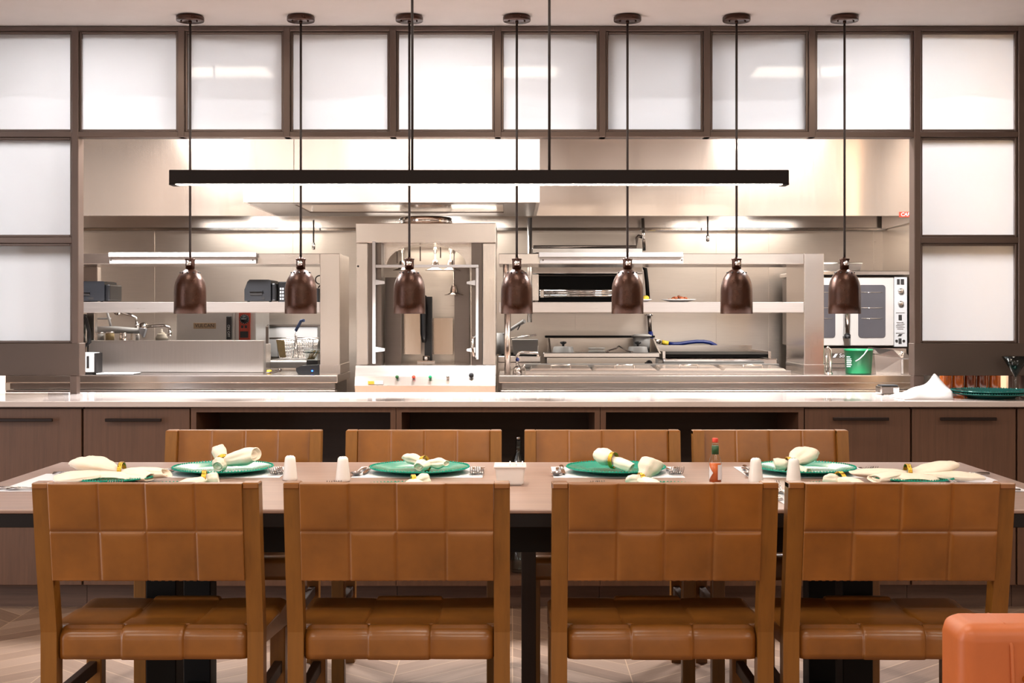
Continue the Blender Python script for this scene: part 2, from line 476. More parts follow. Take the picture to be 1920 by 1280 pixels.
# ================================================================== pendants
YP = 5.88
def pendant_proto():
    t = Thing('heat_lamp', 'bronze dome heat lamp on black cord', 'pendant lamp', (0, 0, 0), 'bronze pendant heat lamps')
    zb_ = wz(588, YP); s = YP/F
    def Z(py): return wz(py, YP)
    t.part('canopy', MB().lathe([(.0, 0), (.062, 0), (.0635, .004), (.0635, .018), (.058, .025), (0, .025)], (0, 0, ZC-.0255), 32), 'pend')
    for dx in (-.036, .036): t.part('canopy_screw', MB().cyl((dx, -.02, ZC-.034), .004, .009, 8), 'pend')
    t.part('cord_grip', MB().cyl((0, 0, ZC-.036), .008, .011, 10), 'pend')
    t.part('cord', MB().tube([(0, 0, Z(484)), (0, 0, ZC-.03)], .0055, 8), 'cord')
    k = MB().lathe([(0, 0), (.021, 0), (.021, .04), (.0235, .042), (.0235, .047), (.008, .048), (.008, .054), (0, .054)], (0, 0, Z(504)), 24)
    so = t.part('socket', k, 'pend')
    sw = MB().lathe([(.006, 0), (.006, -.006), (.012, -.008), (.012, -.012), (.004, -.016), (0, -.016)], (0, -.021, Z(494)), 12, axis='y')
    t.part('switch_knob', sw, 'chrome', so)
    R = .0735; h = Z(503)-zb_
    pr = []
    for i in range(13):
        a = PI/2*i/12
        pr.append((max(R*.985*math.sin(a), .0 if i else 0), zb_+h-.105*(1-math.cos(a))))
    pr += [(R*.995, zb_+.05), (R, zb_)]
    inner = [(R-.003, zb_), (R-.004, zb_+.05)]+[(max(.0, (R-.005)*math.sin(PI/2*i/8)), zb_+h-.004-.105*(1-math.cos(PI/2*i/8))) for i in range(8, -1, -1)]
    m = MB().lathe(pr+inner, (0, 0, 0), 40, cap=False)
    m.mi = 1
    for i in range(10):
        a = 2*PI*i/10+.3; rr = .043; zz = zb_+h-.105*(1-math.sqrt(1-(rr/(R*.985))**2))
        m.ball((rr*math.cos(a), rr*math.sin(a), zz), .0042, 8, 6)
    t.part('shade', m, ['pend', 'ink'])
    t.part('bulb', MB().lathe([(0, .0), (.03, .008), (.038, .03), (.026, .055), (.012, .075), (.012, .09), (0, .09)], (0, 0, zb_+.012), 20), 'bulb')
    return t.o
pp = pendant_proto()
px_list = [356.5, 564, 767.5, 969, 1176.5, 1381, 1583.5]
pl = ['bronze dome heat lamp hanging in front of the white oven with the nameplate',
      'bronze dome heat lamp hanging beside the receipt printer and skewers',
      'bronze dome heat lamp hanging in front of the rotisserie oven',
      'bronze dome heat lamp hanging just right of the rotisserie oven',
      'bronze dome heat lamp hanging in front of the salamander broiler',
      'bronze dome heat lamp hanging right of the plate of roasted nuts',
      'bronze dome heat lamp hanging in front of the double door oven']
ZW = [0, .002, -.001, .001, -.001, 0, 0]
for i, p in enumerate(px_list):
    loc = (wx(p, YP), YP, 0)
    if i == 0: pp.location = loc; pp['label'] = pl[0]
    else: dup(pp, loc, 0, pl[i])

# linear light over the table
YT0, YT1 = 3.504, 4.642; YM = (YT0+YT1)/2
T = Thing('linear_pendant_light', 'long dark bronze bar light hanging over the dining table', 'pendant light', (wx(898, YM), YM, wz(349, YM)))
xa, xb, za, zb2 = wx(321, YM), wx(1476, YM), wz(348, YM), wz(320, YM)
hm = MB().box(xa, xb, YM-.028, YM+.028, za+.004, zb2, .002)
hm.box(xa, xa+.02, YM-.028, YM+.028, za, za+.005); hm.box(xb-.02, xb, YM-.028, YM+.028, za, za+.005)
T.part('housing', hm, 'lin')
T.part('diffuser', MB().box(xa+.021, xb-.021, YM-.016, YM+.016, za+.0025, za+.0038), 'diff')
for p in (773, 1030):
    x = wx(p, YM)
    T.part('cable', MB().tube([(x, YM, zb2-.001), (x, YM, ZC-.02)], .0042, 8), 'cord')
    T.part('canopy', MB().lathe([(0, 0), (.05, 0), (.05, .018), (0, .018)], (x, YM, ZC-.0185), 24), 'lin')

# ================================================================== dining table
ZT = .75; XT0, XT1 = wx(117, YT1), wx(1797, YT1)
XL, XRt = -1.635, 1.625
T = Thing('dining_table', 'long communal wooden dining table set for ten with a thick dark edge', 'table', (0, YM, 0))
T.part('tabletop', MB().box(XL, XRt, YT0, YT1, ZT-.012, ZT, .003), 'table')
T.part('edge_band', MB().box(XL+.002, XRt-.002, YT0+.002, YT1-.002, ZT-.05, ZT-.0125, .002), 'edge')
T.part('apron', MB().box(-1.1, 1.1, YT0+.1, YT1-.1, ZT-.135, ZT-.051), 'black')
for x in (-1.045, 1.03):
    for y in (3.855, 4.29):
        T.part('leg', MB().box(x-.045, x+.045, y-.045, y+.045, 0, ZT-.136, .003), 'black')
    T.part('foot_rail', MB().box(x-.03, x+.03, 3.901, 4.244, .02, .07, .003), 'black')
T.part('centre_leg', MB().box(.03, .075, YM-.06, YM+.02, 0, ZT-.136, .002), 'legs_dk')

# ================================================================== chairs
def panel_mesh(m, P, N, us, vs, cells, th, amp=.0014, wv=.0018, gw=.0028, gd=.0032):
    """woven leather panel.  P(u,v)->point, N(u,v)->normal; cells(u,v)->(distance to nearest seam, over/under sign)"""
    g = []
    for v in vs:
        row = []
        for u in us:
            d, sg = cells(u, v)
            off = amp*min(1, d/.05)**.5 + wv*sg*min(1, d/.012) - gd*math.exp(-(d/gw)**2)
            row.append(m.bm.verts.new(P(u, v)+N(u, v)*off))
        g.append(row)
    for a, c in zip(g[:-1], g[1:]):
        for i in range(len(us)-1):
            f = m.bm.faces.new((a[i], a[i+1], c[i+1], c[i])); f.smooth = True; f.material_index = m.mi
    return g
def samples(edges, n=9, e=.0045):
    r = []
    for a, c in zip(edges[:-1], edges[1:]):
        for k in range(n):
            t = k/n; r.append(a+(c-a)*t)
        r += [a+e*.5, a+e, a+2*e, c-e*.5, c-e, c-2*e]
    r.append(edges[-1])
    return sorted(set(round(x, 5) for x in r))
def make_chair():
    t = Thing('dining_chair', 'tan leather dining chair', 'chair', (0, 0, 0), 'tan woven leather dining chairs')
    W = .292; PW = .042; PD = .046; ZTOP = .848
    # posts: rear leg running up into the back post
    for s in (-1, 1):
        m = MB(); prof = [(.012, 0), (.0, .2), (.0, .45), (-.02, .56), (-.04, .68), (-.063, ZTOP)]
        prev = None
        x0, x1 = sorted((s*W, s*(W-PW)))
        L = []
        for y, z in prof:
            L.append([m.bm.verts.new(p) for p in ((x0, y, z), (x1, y, z), (x1, y+PD, z), (x0, y+PD, z))])
        for A, B in zip(L[:-1], L[1:]):
            for i in range(4):
                j = (i+1) % 4; m.bm.faces.new((A[i], A[j], B[j], B[i]))
        m.bm.faces.new(L[0][::-1]); m.bm.faces.new(L[-1])
        es = [e for e in m.bm.edges if len(e.link_faces) == 2 and e.calc_face_angle(0) > 1.2]
        bmesh.ops.bevel(m.bm, geom=es, offset=.003, segments=2, affect='EDGES')
        t.part('back_post', m, 'chairwood')
        m = MB(); m.box(x0-(-s*.0 if s > 0 else 0), x1, -.0655, -.0655+PD+.003, ZTOP-.014, ZTOP+.0025, .003)
        t.part('post_cap', m, 'leather')
        xs = sorted((s*(W-.004), s*(W-.004-.044)))
        t.part('leg', MB().box(xs[0], xs[1], .352, .396, 0, .378, .003), 'chairwood')
        xs2 = sorted((s*(W-.012), s*(W-.036)))
        t.part('stretcher', MB().box(xs2[0], xs2[1], PD-.002, .3525, .245, .28, .002), 'legs_dk')
    # back
    bw = W-PW-.0005; z0, z1 = .592, ZTOP+.001
    def yb(z): return -.004-.020-(z-.56)*.1493
    th = .015
    cu = [-bw, -bw*.5, 0, bw*.5, bw]; zm = z0+(z1-z0)*.51
    def cellsB(u, v):
        r = 1 if v > zm else 0
        best = 9; idx = 0
        for i, c in enumerate(cu[1:-1]):
            cc = c+(.0022 if (i+r) % 2 else -.0022)*(1 if r else -.6)
            best = min(best, abs(u-cc))
            if u > c: idx = i+1
        best = min(best, abs(v-zm), bw-abs(u)+.004, v-z0+.006, z1-v+.008)
        return max(0, best), (1 if (idx+r) % 2 else -1)
    us = samples(cu); vs = samples([z0, zm, z1])
    m = MB()
    nrm = Vector((0, -1, -.15)).normalized()
    gB = panel_mesh(m, lambda u, v: Vector((u, yb(v)-th*.3, v)), lambda u, v: nrm, us, vs, cellsB, th)
    gF = panel_mesh(m, lambda u, v: Vector((u, yb(v)+th+.012, v)), lambda u, v: -nrm, us, vs, cellsB, th)
    nu, nv = len(us), len(vs)
    for i in range(nu-1):
        for r in (0, nv-1):
            f = m.bm.faces.new((gB[r][i], gB[r][i+1], gF[r][i+1], gF[r][i])); f.smooth = False
    for j in range(nv-1):
        for c in (0, nu-1):
            m.bm.faces.new((gB[j][c], gB[j+1][c], gF[j+1][c], gF[j][c]))
    bo = t.part('backrest', m, 'leather')
    # stitched lower edge
    st = MB()
    for i in range(26):
        x = -bw+.02+i*(2*bw-.04)/25
        st.box(x-.004, x+.004, yb(z0)+.000, yb(z0)+.018, z0-.002, z0+.003)
    t.part('stitching', st, 'leather', bo)
    # seat : profile swept across, waterfall front
    pf = []
    r = .03; D = .408; zs, zl = .458, .378
    for z in (zl, .392, .41): pf.append((.002, z, -1, 0))
    for i in range(9):
        a = PI/2*i/8; pf.append((.002+r-r*math.cos(a), zs-r+r*math.sin(a), -math.cos(a), math.sin(a)))
    yy = [.04, .047, .0475]+[.05+.0125*i for i in range(0, 27)]
    for s_ in (.137, .258, .362):
        yy = [q for q in yy if abs(q-s_) > .009]+[s_+k_*.0015 for k_ in range(-5, 6)]
    for y in sorted(yy):
        if y < D-r-.004: pf.append((y, zs-.006*math.sin(PI*(y-.03)/(D-.06)), 0, 1))
    for i in range(9):
        a = PI/2*i/8; pf.append((D-r+r*math.sin(a), zs-r+r*math.cos(a), math.sin(a), math.cos(a)))
    for z in (.41, .392, zl): pf.append((D, z, 1, 0))
    m = MB()
    wN, wF = W-PW-.002, W-.002
    third = wF/3
    ue = [-1, -1/3, 1/3, 1]
    us = samples(ue, 10, .012)
    g = []
    for k, (y, z, ny, nz) in enumerate(pf):
        w = wN if y < .0472 else wF
        row = []
        for u in us:
            c = 0 if u < -1/3 else (2 if u > 1/3 else 1)
            d = min(abs(u-1/3), abs(u+1/3))*wF
            if nz > .3:
                d = min([d]+[abs(y-s_) for s_ in ((.137, .362) if c == 1 else (.028, .258))])
            sg = 1 if (c == 1) == (y < .137 or y > .362) else -1
            if c != 1: sg = -1 if (y < .028 or y > .258) else 1
            edge = min(1, ((1-abs(u))*wF)/.02)
            off = .0022*min(1, d/.05)**.5+.0036*sg*min(1, d/.004)-.003*math.exp(-(d/.003)**2)
            off -= .012*(1-edge)**2
            row.append(m.bm.verts.new((u*w, y+ny*off, z+nz*off)))
        g.append(row)
    for a, c in zip(g[:-1], g[1:]):
        for i in range(len(us)-1):
            f = m.bm.faces.new((a[i], a[i+1], c[i+1], c[i])); f.smooth = True
    for i in (0, len(us)-1): m.bm.faces.new([row[i] for row in g])
    m.bm.faces.new(list(g[0])+list(reversed(g[-1])))
    t.part('seat', m, 'leather')
    return t.o
ch = make_chair()
YN = 3.36; YF = 4.845-.063
nearx = [(272, 0.004), (743.5, 0), (1247.5, .004), (1691.5, -.006)]
near_lab = ['tan woven leather dining chair seen from behind at the left corner of the table',
            'tan woven leather dining chair seen from behind, below the left pair of white shakers',
            'tan woven leather dining chair seen from behind, below the orange sauce bottle',
            'tan woven leather dining chair seen from behind, next to the reddish leather armchair']
k = 0
for i, (p, a) in enumerate(nearx):
    loc = (wx(p, 3.297), YN, 0)
    if i == 0: ch.location = loc; ch.rotation_euler = (0, 0, a); ch['label'] = near_lab[0]
    else: dup(ch, loc, a, near_lab[i])
farx = [(461, -.005), (796, 0), (1128, .004), (1440.5, .01)]
far_lab = ['tan woven leather dining chair facing the camera, behind the plate with the upright napkin lobe',
           'tan woven leather dining chair facing the camera, in front of the cubby left of centre',
           'tan woven leather dining chair facing the camera, just right of the sugar caddy',
           'tan woven leather dining chair facing the camera, behind the sauce bottle and right shakers']
for i, (p, a) in enumerate(farx):
    dup(ch, (wx(p, 4.845), 4.782, 0), PI+a, far_lab[i])

# reddish armchair close to the camera
def armchair():
    YA = 1.95; xa = wx(1803, YA); zt_ = wz(1174, YA); xb_ = xa+.62
    t = Thing('leather_armchair', 'reddish brown padded leather armchair, its rounded back corner in the near right corner', 'armchair', ((xa+xb_)/2, YA, 0))
    def padded(x0, x1, y0, y1, z0, z1, r):
        return MB().box(x0, x1, y0, y1, z0, z1, r, 6)
    def soft(o): o.modifiers.new('normals', 'WEIGHTED_NORMAL')
    soft(t.part('backrest', padded(xa, xb_, YA, YA+.11, .40, zt_, .026), 'leather2', None, True))
    for x in (xa+.082, xb_-.082):
        t.part('piping', MB().tube([(x-.012+.02*1, YA-.001, .42), (x+.0, YA-.002, .6), (x-.006, YA-.001, zt_-.03), (x-.008, YA+.02, zt_-.003), (x-.008, YA+.09, zt_-.003)], .0032, 8), 'leather2')
    soft(t.part('seat', padded(xa+.03, xb_-.03, YA+.112, YA+.6, .34, .46, .03), 'leather2', None, True))
    for x in (xa+.05, xb_-.05):
        for y in (YA+.04, YA+.54):
            t.part('leg', MB().lathe([(0, 0), (.016, 0), (.024, .338 if y > YA+.1 else .4), (0, .338 if y > YA+.1 else .4)], (x, y, 0), 16), 'legs_dk')
    # brass studs along the seam
    s = MB()
    for i in range(6): s.ball((xa+.098, YA-.002, .45+.0555*i-.0), .006, 10, 6)
    t.part('studs', s, 'gold')
armchair()
# ================================================================== tableware
def plate_proto(mat, name='dinner_plate'):
    m = MB()
    R = .170
    pr = [(0, .004), (.085, .003), (.092, .0), (.098, .0), (.102, .004), (.128, .010), (R-.004, .016), (R, .0185), (R-.001, .0205), (R-.005, .0195),
          (.128, .0145), (.105, .0095), (.098, .008), (0, .0075)]
    m.lathe(pr, (0, 0, 0), 56, cap=False)
    for i in range(96):
        a = 2*PI*i/96; m.ball(((R-.004)*math.cos(a), (R-.004)*math.sin(a), .0208), .0027, 6, 4)
    return m.build(name, mat)
plate0 = plate_proto('teal'); plate0_used = []
def copy_simple(o, loc, rz=0):
    if o.name not in plate0_used:
        plate0_used.append(o.name); c = o
    else:
        c = o.copy(); COL.objects.link(c)
    c.location = loc; c.rotation_euler = (0, 0, rz); return c

def spoon_proto():
    m = MB()
    m.tube([(0, -.105, .004), (0, -.07, .006), (0, -.02, .009), (0, .03, .007), (0, .045, .005)], [.0075, .0065, .004, .0032, .004], 8, flat=.35)
    pr = []
    n = 18; G = []
    for i in range(7):
        r = i/6; ring = []
        for k in range(n):
            a = 2*PI*k/n
            ring.append(m.bm.verts.new((r*.019*math.cos(a), .072+r*.029*math.sin(a), .0015+.009*r*r)))
        G.append(ring)
    for a, c in zip(G[:-1], G[1:]):
        for k in range(n):
            j = (k+1) % n; f = m.bm.faces.new((a[k], a[j], c[j], c[k])); f.smooth = True
    G2 = []
    for i in range(7):
        r = i/6; G2.append([m.bm.verts.new((r*.0197*math.cos(2*PI*k/n), .072+r*.0297*math.sin(2*PI*k/n), .0002+.0096*r*r)) for k in range(n)])
    for a, c in zip(G2[:-1], G2[1:]):
        for k in range(n):
            j = (k+1) % n; f = m.bm.faces.new((a[k], c[k], c[j], a[j])); f.smooth = True
    return m.build('spoon', 'cutlery')
def fork_proto():
    m = MB()
    m.tube([(0, -.105, .004), (0, -.07, .006), (0, -.02, .010), (0, .02, .009)], [.0075, .0065, .004, .0035], 8, flat=.35)
    m.tube([(0, .018, .009), (0, .03, .0055), (0, .045, .004)], [.004, .011, .0125], 10, flat=.14)
    for x in (-.0108, -.0036, .0036, .0108):
        m.tube([(x, .044, .004), (x, .060, .009), (x, .080, .021), (x, .092, .031)], [.0023, .0022, .0020, .0014], 6)
    return m.build('fork', 'cutlery')
def knife_proto():
    m = MB()
    m.tube([(0, -.11, .005), (0, -.06, .006), (0, .0, .005)], [.008, .0075, .0055], 8, flat=.5)
    m.prism([(-.006, 0), (-.006, .10), (-.002, .118), (.004, .112), (.008, .08), (.006, 0)], 'z', .003, .0055)
    return m.build('table_knife', 'cutlery')
spoon0, fork0, knife0 = spoon_proto(), fork_proto(), knife_proto()
mat0 = MB().box(-.215, .215, -.15, .15, 0, .0012).build('placemat', 'paper')

def lobe(m, c, yaw, tilt, L, radii, flat=.7, folds=3, amp=.14, seed=0, curl=0, n=22):
    """one gathered end of a rolled napkin leaving the ring at c"""
    rnd = random.Random(seed); ph = rnd.random()*6
    K = len(radii); d = Vector((math.cos(yaw)*math.cos(tilt), math.sin(yaw)*math.cos(tilt), math.sin(tilt)))
    side = Vector((-math.sin(yaw), math.cos(yaw), 0)); up = side.cross(d)*-1
    if up.z < 0: up = -up
    n = 36; rings = []; steps = 16
    pl = Vector((rnd.uniform(-1, 1), rnd.uniform(-1, 1), 0))
    for i in range(steps+1):
        t = i/steps; f = t*(K-1); a = min(int(f), K-2); q = f-a
        q = q*q*(3-2*q); r = radii[a]*(1-q)+radii[a+1]*q
        pos = Vector(c)+d*(L*t)+up*(curl*L*t*t)
        ring = []
        for k in range(n):
            th = 2*PI*k/n
            # creases: sharp valleys running along the cloth, deepest at the ring
            cr = abs(math.sin(folds*.5*th+ph+t*.9)); cr2 = abs(math.sin((folds+1.5)*th*1.0+ph*2.3-t*.6))
            rr = r*(1-amp*1.5*(1-cr)**2*(1.1-.35*t)-amp*.8*(1-cr2)**3*(1-.4*t)+.05*math.sin(2*th+5*t+ph))
            sl = L*.10*t*math.sin(th+ph)                       # slanted free end
            ring.append(m.bm.verts.new(pos+side*(rr*math.cos(th))+up*(rr*flat*math.sin(th))+d*sl))
        rings.append(ring)
    # hollow rolled end: lip, inner wall and an inner fold
    r0 = rings[-1]; cen = sum((v.co for v in r0), Vector())/n
    for s_, dep in ((.93, .0015), (.86, -.002), (.80, -L*.10), (.66, -L*.16), (.60, -L*.05), (.50, -L*.04), (.42, -L*.12), (.1, -L*.22)):
        rings.append([m.bm.verts.new(cen+(v.co-cen)*s_+d*dep+side*(.10*(1-s_)*radii[-1]*pl.x)) for v in r0])
    for a, b in zip(rings[:-1], rings[1:]):
        for k in range(n):
            j = (k+1) % n; f = m.bm.faces.new((a[k], a[j], b[j], b[k])); f.smooth = True
    f = m.bm.faces.new(rings[-1]); f.smooth = True
    f = m.bm.faces.new(rings[0])

def napkin(c, lobes, ring_yaw, label, rlabel, ring_tilt=0, ring_r=.023, mat='cloth'):
    m = MB()
    for i, lb in enumerate(lobes): lobe(m, c, *lb[:3], lb[3], *(lb[4:]))
    o = m.build('cloth_napkin', mat, None, c); o.location = c
    tag(o, label, 'napkin', 'ringed cloth napkins')
    pts = []
    d = Vector((math.cos(ring_yaw)*math.cos(ring_tilt), math.sin(ring_yaw)*math.cos(ring_tilt), math.sin(ring_tilt)))
    s = Vector((-math.sin(ring_yaw), math.cos(ring_yaw), 0)); u = d.cross(s)
    m = MB()
    for off in (-.0045, .0, .0045):
        m.tube([d*off+s*(ring_r*math.cos(2*PI*k/28))+u*(ring_r*math.sin(2*PI*k/28)) for k in range(28)], .0028, 8, closed=True)
    r = m.build('napkin_ring', 'gold'); r.location = c
    tag(r, rlabel, 'napkin ring', 'gold napkin rings')

def place(base, rz, loc, label, cat, group):
    c = copy_simple(base, loc, rz); tag(c, label, cat, group); return c

def setting(cx, cy, rz, who, py=0, ky=0):
    """one place setting; the diner sits on its local -y side looking to +y"""
    R = Matrix.Rotation(rz, 3, 'Z')
    def w(x, y, z): v = R @ Vector((x, y, 0)); return (cx+v.x, cy+v.y, z)
    place(mat0, rz, w(0, -.01, ZT+.0006), 'white paper placemat ' + who, 'placemat', 'white placemats')
    zc = ZT+.0022
    o = place(plate0, random.random(), w(0, py, zc), 'teal beaded glass plate ' + who, 'plate', 'teal plates on the table')
    if py: o.scale = (.8, .8, 1)
    place(spoon0, rz-.06, w(.20, .015+ky, zc), 'steel spoon ' + who, 'spoon', 'steel spoons')
    place(knife0, rz, w(.179, -.035+ky, zc), 'steel table knife ' + who, 'knife', 'steel knives')
    place(fork0, rz+.03, w(-.183, .02+ky, zc), 'steel fork next to the plate ' + who, 'fork', 'steel forks')
    place(fork0, rz-.03, w(-.208, .012+ky, zc), 'steel fork on the outer side ' + who, 'fork', 'steel forks')

YFS, YNS = 4.325, 3.80
fx = [wx(p, 4.30) for p in (415, 786, 1156, 1513)]
whoF = ['in front of the leftmost far chair', 'in front of the second far chair',
        'just right of the sugar caddy', 'behind the two right shakers']
for x, w in zip(fx, whoF): setting(x, YFS, PI, w)
nx = [wx(p, 3.8) for p in (272, 745, 1246, 1660)]
whoN = ['at the near chair of the left corner place', 'at the near chair below the left shakers', 'at the near chair below the sauce bottle', 'at the near chair next to the armchair']
nx[0] = -1.0; nx[3] = .98
for x, w in zip(nx, whoN): setting(x, YNS-.05, 0, w)
setting(-1.40, YM, -PI/2, 'at the left end of the table', .13, -.04)
setting(1.40, YM, PI/2, 'at the right end of the table', .13, -.04)

zp = ZT+.0225
def px3(px, py, Y): return (wx(px, Y), Y, wz(py, Y))
def nk(px, py, Y): return (wx(px, Y), Y, wz(py, Y)+.006)
# far side napkins
napkin(nk(416, 869, 4.29), [(-.05, .22, .118, (.016, .030, .034, .038, .030), .75, 3, .12, 3),
                            (2.2, .95, .060, (.016, .024, .025, .019), 1.0, 3, .08, 5),
                            (-1.75, -.35, .036, (.016, .026, .028, .020), .95, 4, .08, 8)],
       2.4, 'cream napkin with an upright lobe on the plate of the leftmost far chair', 'gold ring around the napkin with the upright lobe', .5, .026)
napkin(nk(797, 872, 4.30), [(2.75, .30, .075, (.016, .026, .034, .022), .6, 3, .16, 11), (-.15, .02, .072, (.016, .024, .032, .016), .6, 3, .18, 13),
                            (-1.9, -.1, .055, (.014, .028, .026, .020), .7, 4, .12, 14)],
       -.5, 'cream napkin shaped like a bow on the plate left of the sugar caddy', 'gold ring around the bow shaped napkin', .3, .025)
napkin(nk(1150, 866, 4.29), [(2.5, .25, .060, (.016, .034, .038, .030), .75, 3, .12, 21), (-.7, -.28, .075, (.016, .024, .026, .022), .8, 4, .1, 23)],
       -.6, 'cream napkin leaning on the plate right of the sugar caddy', 'gold ring around the napkin right of the sugar caddy', 0, .026)
napkin(nk(1478, 874, 4.30), [(3.05, .05, .045, (.016, .026, .026, .022), .8, 3, .1, 31), (.45, .42, .105, (.016, .030, .046, .050, .036), .62, 2, .14, 33),
                             (-.8, -.22, .085, (.016, .018, .017, .020), .6, 3, .1, 35)],
       .2, 'cream napkin with one big raised fold behind the right white shaker', 'gold ring around the napkin behind the right shaker', 0, .024)
# near side napkins: only their tops clear the chair backs
napkin(nk(383, 903, 3.80), [(.3, .02, .04, (.016, .022, .026, .024), .8, 3, .1, 41), (-1.9, -.08, .11, (.016, .022, .026, .024), .8, 3, .1, 43)],
       .15, 'cream napkin peeking over the near chair at the left corner place', 'gold ring peeking over the near chair at the left corner place', 0, .027)
napkin(nk(775, 908, 3.80), [(.6, .1, .05, (.016, .024, .030, .026), .7, 3, .16, 51), (-1.5, -.08, .10, (.016, .026, .034, .020), .7, 3, .14, 53)],
       .2, 'cream napkin peeking over the near chair below the bow shaped napkin', 'gold ring on the napkin hidden behind the near chair left of the sugar caddy', 0, .022)
napkin(nk(1202, 904, 3.80), [(.75, .78, .075, (.016, .024, .036, .038), .8, 2, .12, 61), (2.6, .0, .04, (.016, .022, .024, .020), .7, 3, .12, 63), (-1.2, -.06, .11, (.016, .022, .024, .018), .7, 3, .1, 64)],
       .3, 'cream napkin with a cone shaped fold rising over the near chair', 'gold ring on the napkin with the cone shaped fold', 0, .021)
napkin(nk(1575, 904, 3.80), [(2.9, .05, .045, (.016, .024, .026, .018), .7, 3, .12, 71), (-1.2, -.06, .10, (.016, .024, .026, .02), .7, 3, .1, 73)],
       .4, 'cream napkin peeking over the near chair in front of the right far plate', 'gold ring peeking over the near chair in front of the right far plate', 0, .025)
# end napkins
napkin(nk(228, 887, 4.10), [(2.75, .16, .165, (.016, .036, .058, .072, .056), .40, 3, .16, 81), (-.12, -.02, .150, (.016, .028, .034, .036, .028), .5, 4, .14, 83), (-2.6, -.05, .20, (.014, .04, .085, .10, .07), .14, 3, .16, 85), (-.55, -.08, .13, (.014, .035, .05, .055, .04), .3, 3, .16, 86), (-1.57, -.12, .10, (.014, .05, .075, .08, .05), .15, 3, .12, 87)],
       .0, 'wide cream napkin spread over the plate at the left table end', 'gold ring around the wide napkin at the left table end', 0, .029)
napkin(nk(1702, 890, 4.08), [(3.1, -.02, .170, (.016, .030, .032, .030, .018), .5, 4, .16, 91), (.22, .13, .150, (.016, .034, .052, .056, .040), .36, 3, .16, 93), (-.2, -.03, .21, (.014, .03, .055, .06, .04), .25, 3, .14, 95), (-2.6, -.06, .15, (.014, .035, .05, .05, .04), .25, 3, .14, 96), (-1.57, -.12, .10, (.014, .05, .075, .08, .05), .15, 3, .12, 97)],
       .0, 'wide cream napkin spread over the plate at the right table end', 'gold ring around the wide napkin at the right table end', 0, .028)

# shakers
def shaker(px, pyb, label, holes):
    Y = 3.94 if px > 1000 else 3.96
    Y = .53*F/(pyb-CY); x = wx(px, Y)
    t = Thing('shaker', label, 'shaker', (x, Y, ZT), 'white shakers')
    t.part('body', MB().lathe([(0, .001), (.0225, .001), (.024, .003), (.0235, .01), (.0175, .066), (.016, .074), (.011, .079), (0, .0805)], (x, Y, ZT), 28, cap=False), 'white')
    h = MB()
    for i in range(holes):
        a = 2*PI*i/holes; h.cyl((x+.006*math.cos(a), Y+.006*math.sin(a), ZT+.0795), .0012, .0012, 6)
    t.part('holes', h, 'ink')
shaker(544, 900, 'white ceramic shaker beside the fork, leftmost of the four shakers', 3)
shaker(643, 902, 'white ceramic shaker standing alone between the two left far plates', 5)
shaker(1417, 905, 'white ceramic shaker nearest the orange sauce bottle', 3)
shaker(1488, 906, 'white ceramic shaker in front of the napkin with the raised fold', 5)

# sugar caddy
Y = .53*F/(907-CY); x = wx(956.5, Y); s = Y/F
t = Thing('sugar_caddy', 'square white sugar packet caddy in the middle of the table', 'caddy', (x, Y, ZT))
a, b2, h = 24*s, 28*s, 35*s
m = MB()
m.hexa([(x-a, Y-a, ZT+.001), (x+a, Y-a, ZT+.001), (x+a, Y+a, ZT+.001), (x-a, Y+a, ZT+.001)], [(x-b2, Y-b2, ZT+h), (x+b2, Y-b2, ZT+h), (x+b2, Y+b2, ZT+h), (x-b2, Y+b2, ZT+h)])
es = [e for e in m.bm.edges]
bmesh.ops.bevel(m.bm, geom=es, offset=.004, segments=2, affect='EDGES')
t.part('dish', m, 'white')
m = MB(); m.box(x-b2-.004, x+b2+.004, Y-b2-.004, Y+b2+.004, ZT+h-.004, ZT+h+.003, .002)
t.part('rim', m, 'white')
for i in range(9):
    px_ = x-b2+.008+i*(2*b2-.016)/8
    pk = MB().box(px_-.002, px_+.002, Y-b2+.01, Y+b2-.01, ZT+h-.02, ZT+h-.001+.010*(i in (4, 6, 8)))
    o = pk.build('sugar_packet', 'paper', None, (px_, Y, ZT+h)); o.location = (px_, Y, ZT+h)
    tag(o, 'thin white sugar packet standing in the square white caddy', 'sugar packet', 'sugar packets in the caddy')

# sauce bottle
Y = .53*F/(905-CY); x = wx(1341, Y); s = Y/F
t = Thing('sauce_bottle', 'small glass bottle of orange pepper sauce with a red cap', 'bottle', (x, Y, ZT))
Z = lambda py: wz(py, Y)
R = 12*s
prof = [(0, ZT+.001), (R*.95, ZT+.001), (R, ZT+.004), (R, Z(866)), (R*.92, Z(860)), (R*.55, Z(851)), (R*.5, Z(845)), (R*.5, Z(831))]
t.part('glass', MB().lathe([(r, z) for r, z in prof], (x, Y, 0), 24), 'glass')
t.part('sauce', MB().lathe([(0, ZT+.003), (R*.9, ZT+.003), (R*.9, Z(868)), (0, Z(868))], (x, Y, 0), 24), 'sauce')
t.part('neck_wrap', MB().lathe([(R*.56, Z(851)), (R*.56, Z(835))], (x, Y, 0), 20), 'green_dk')
t.part('cap', MB().lathe([(0, Z(829)), (R*.45, Z(829)), (R*.47, Z(828)), (R*.47, Z(822)), (R*.38, Z(821)), (0, Z(821))], (x, Y, 0), 20), 'red')
lb = MB(); n = 14       # wrap-round label with a pointed edge
G = []
for i in range(n+1):
    a = -PI/2+.25+i*1.75/n
    G.append([lb.bm.verts.new((x+(R+.0006)*math.cos(a), Y+(R+.0006)*math.sin(a), z)) for z in (Z(898), Z(870))])
for p, q in zip(G[:-1], G[1:]): lb.bm.faces.new((p[0], q[0], q[1], p[1]))
t.part('label', lb, 'paper')
lb = MB(); zc = (Z(898)+Z(872))/2; hh = (Z(872)-Z(898))/2
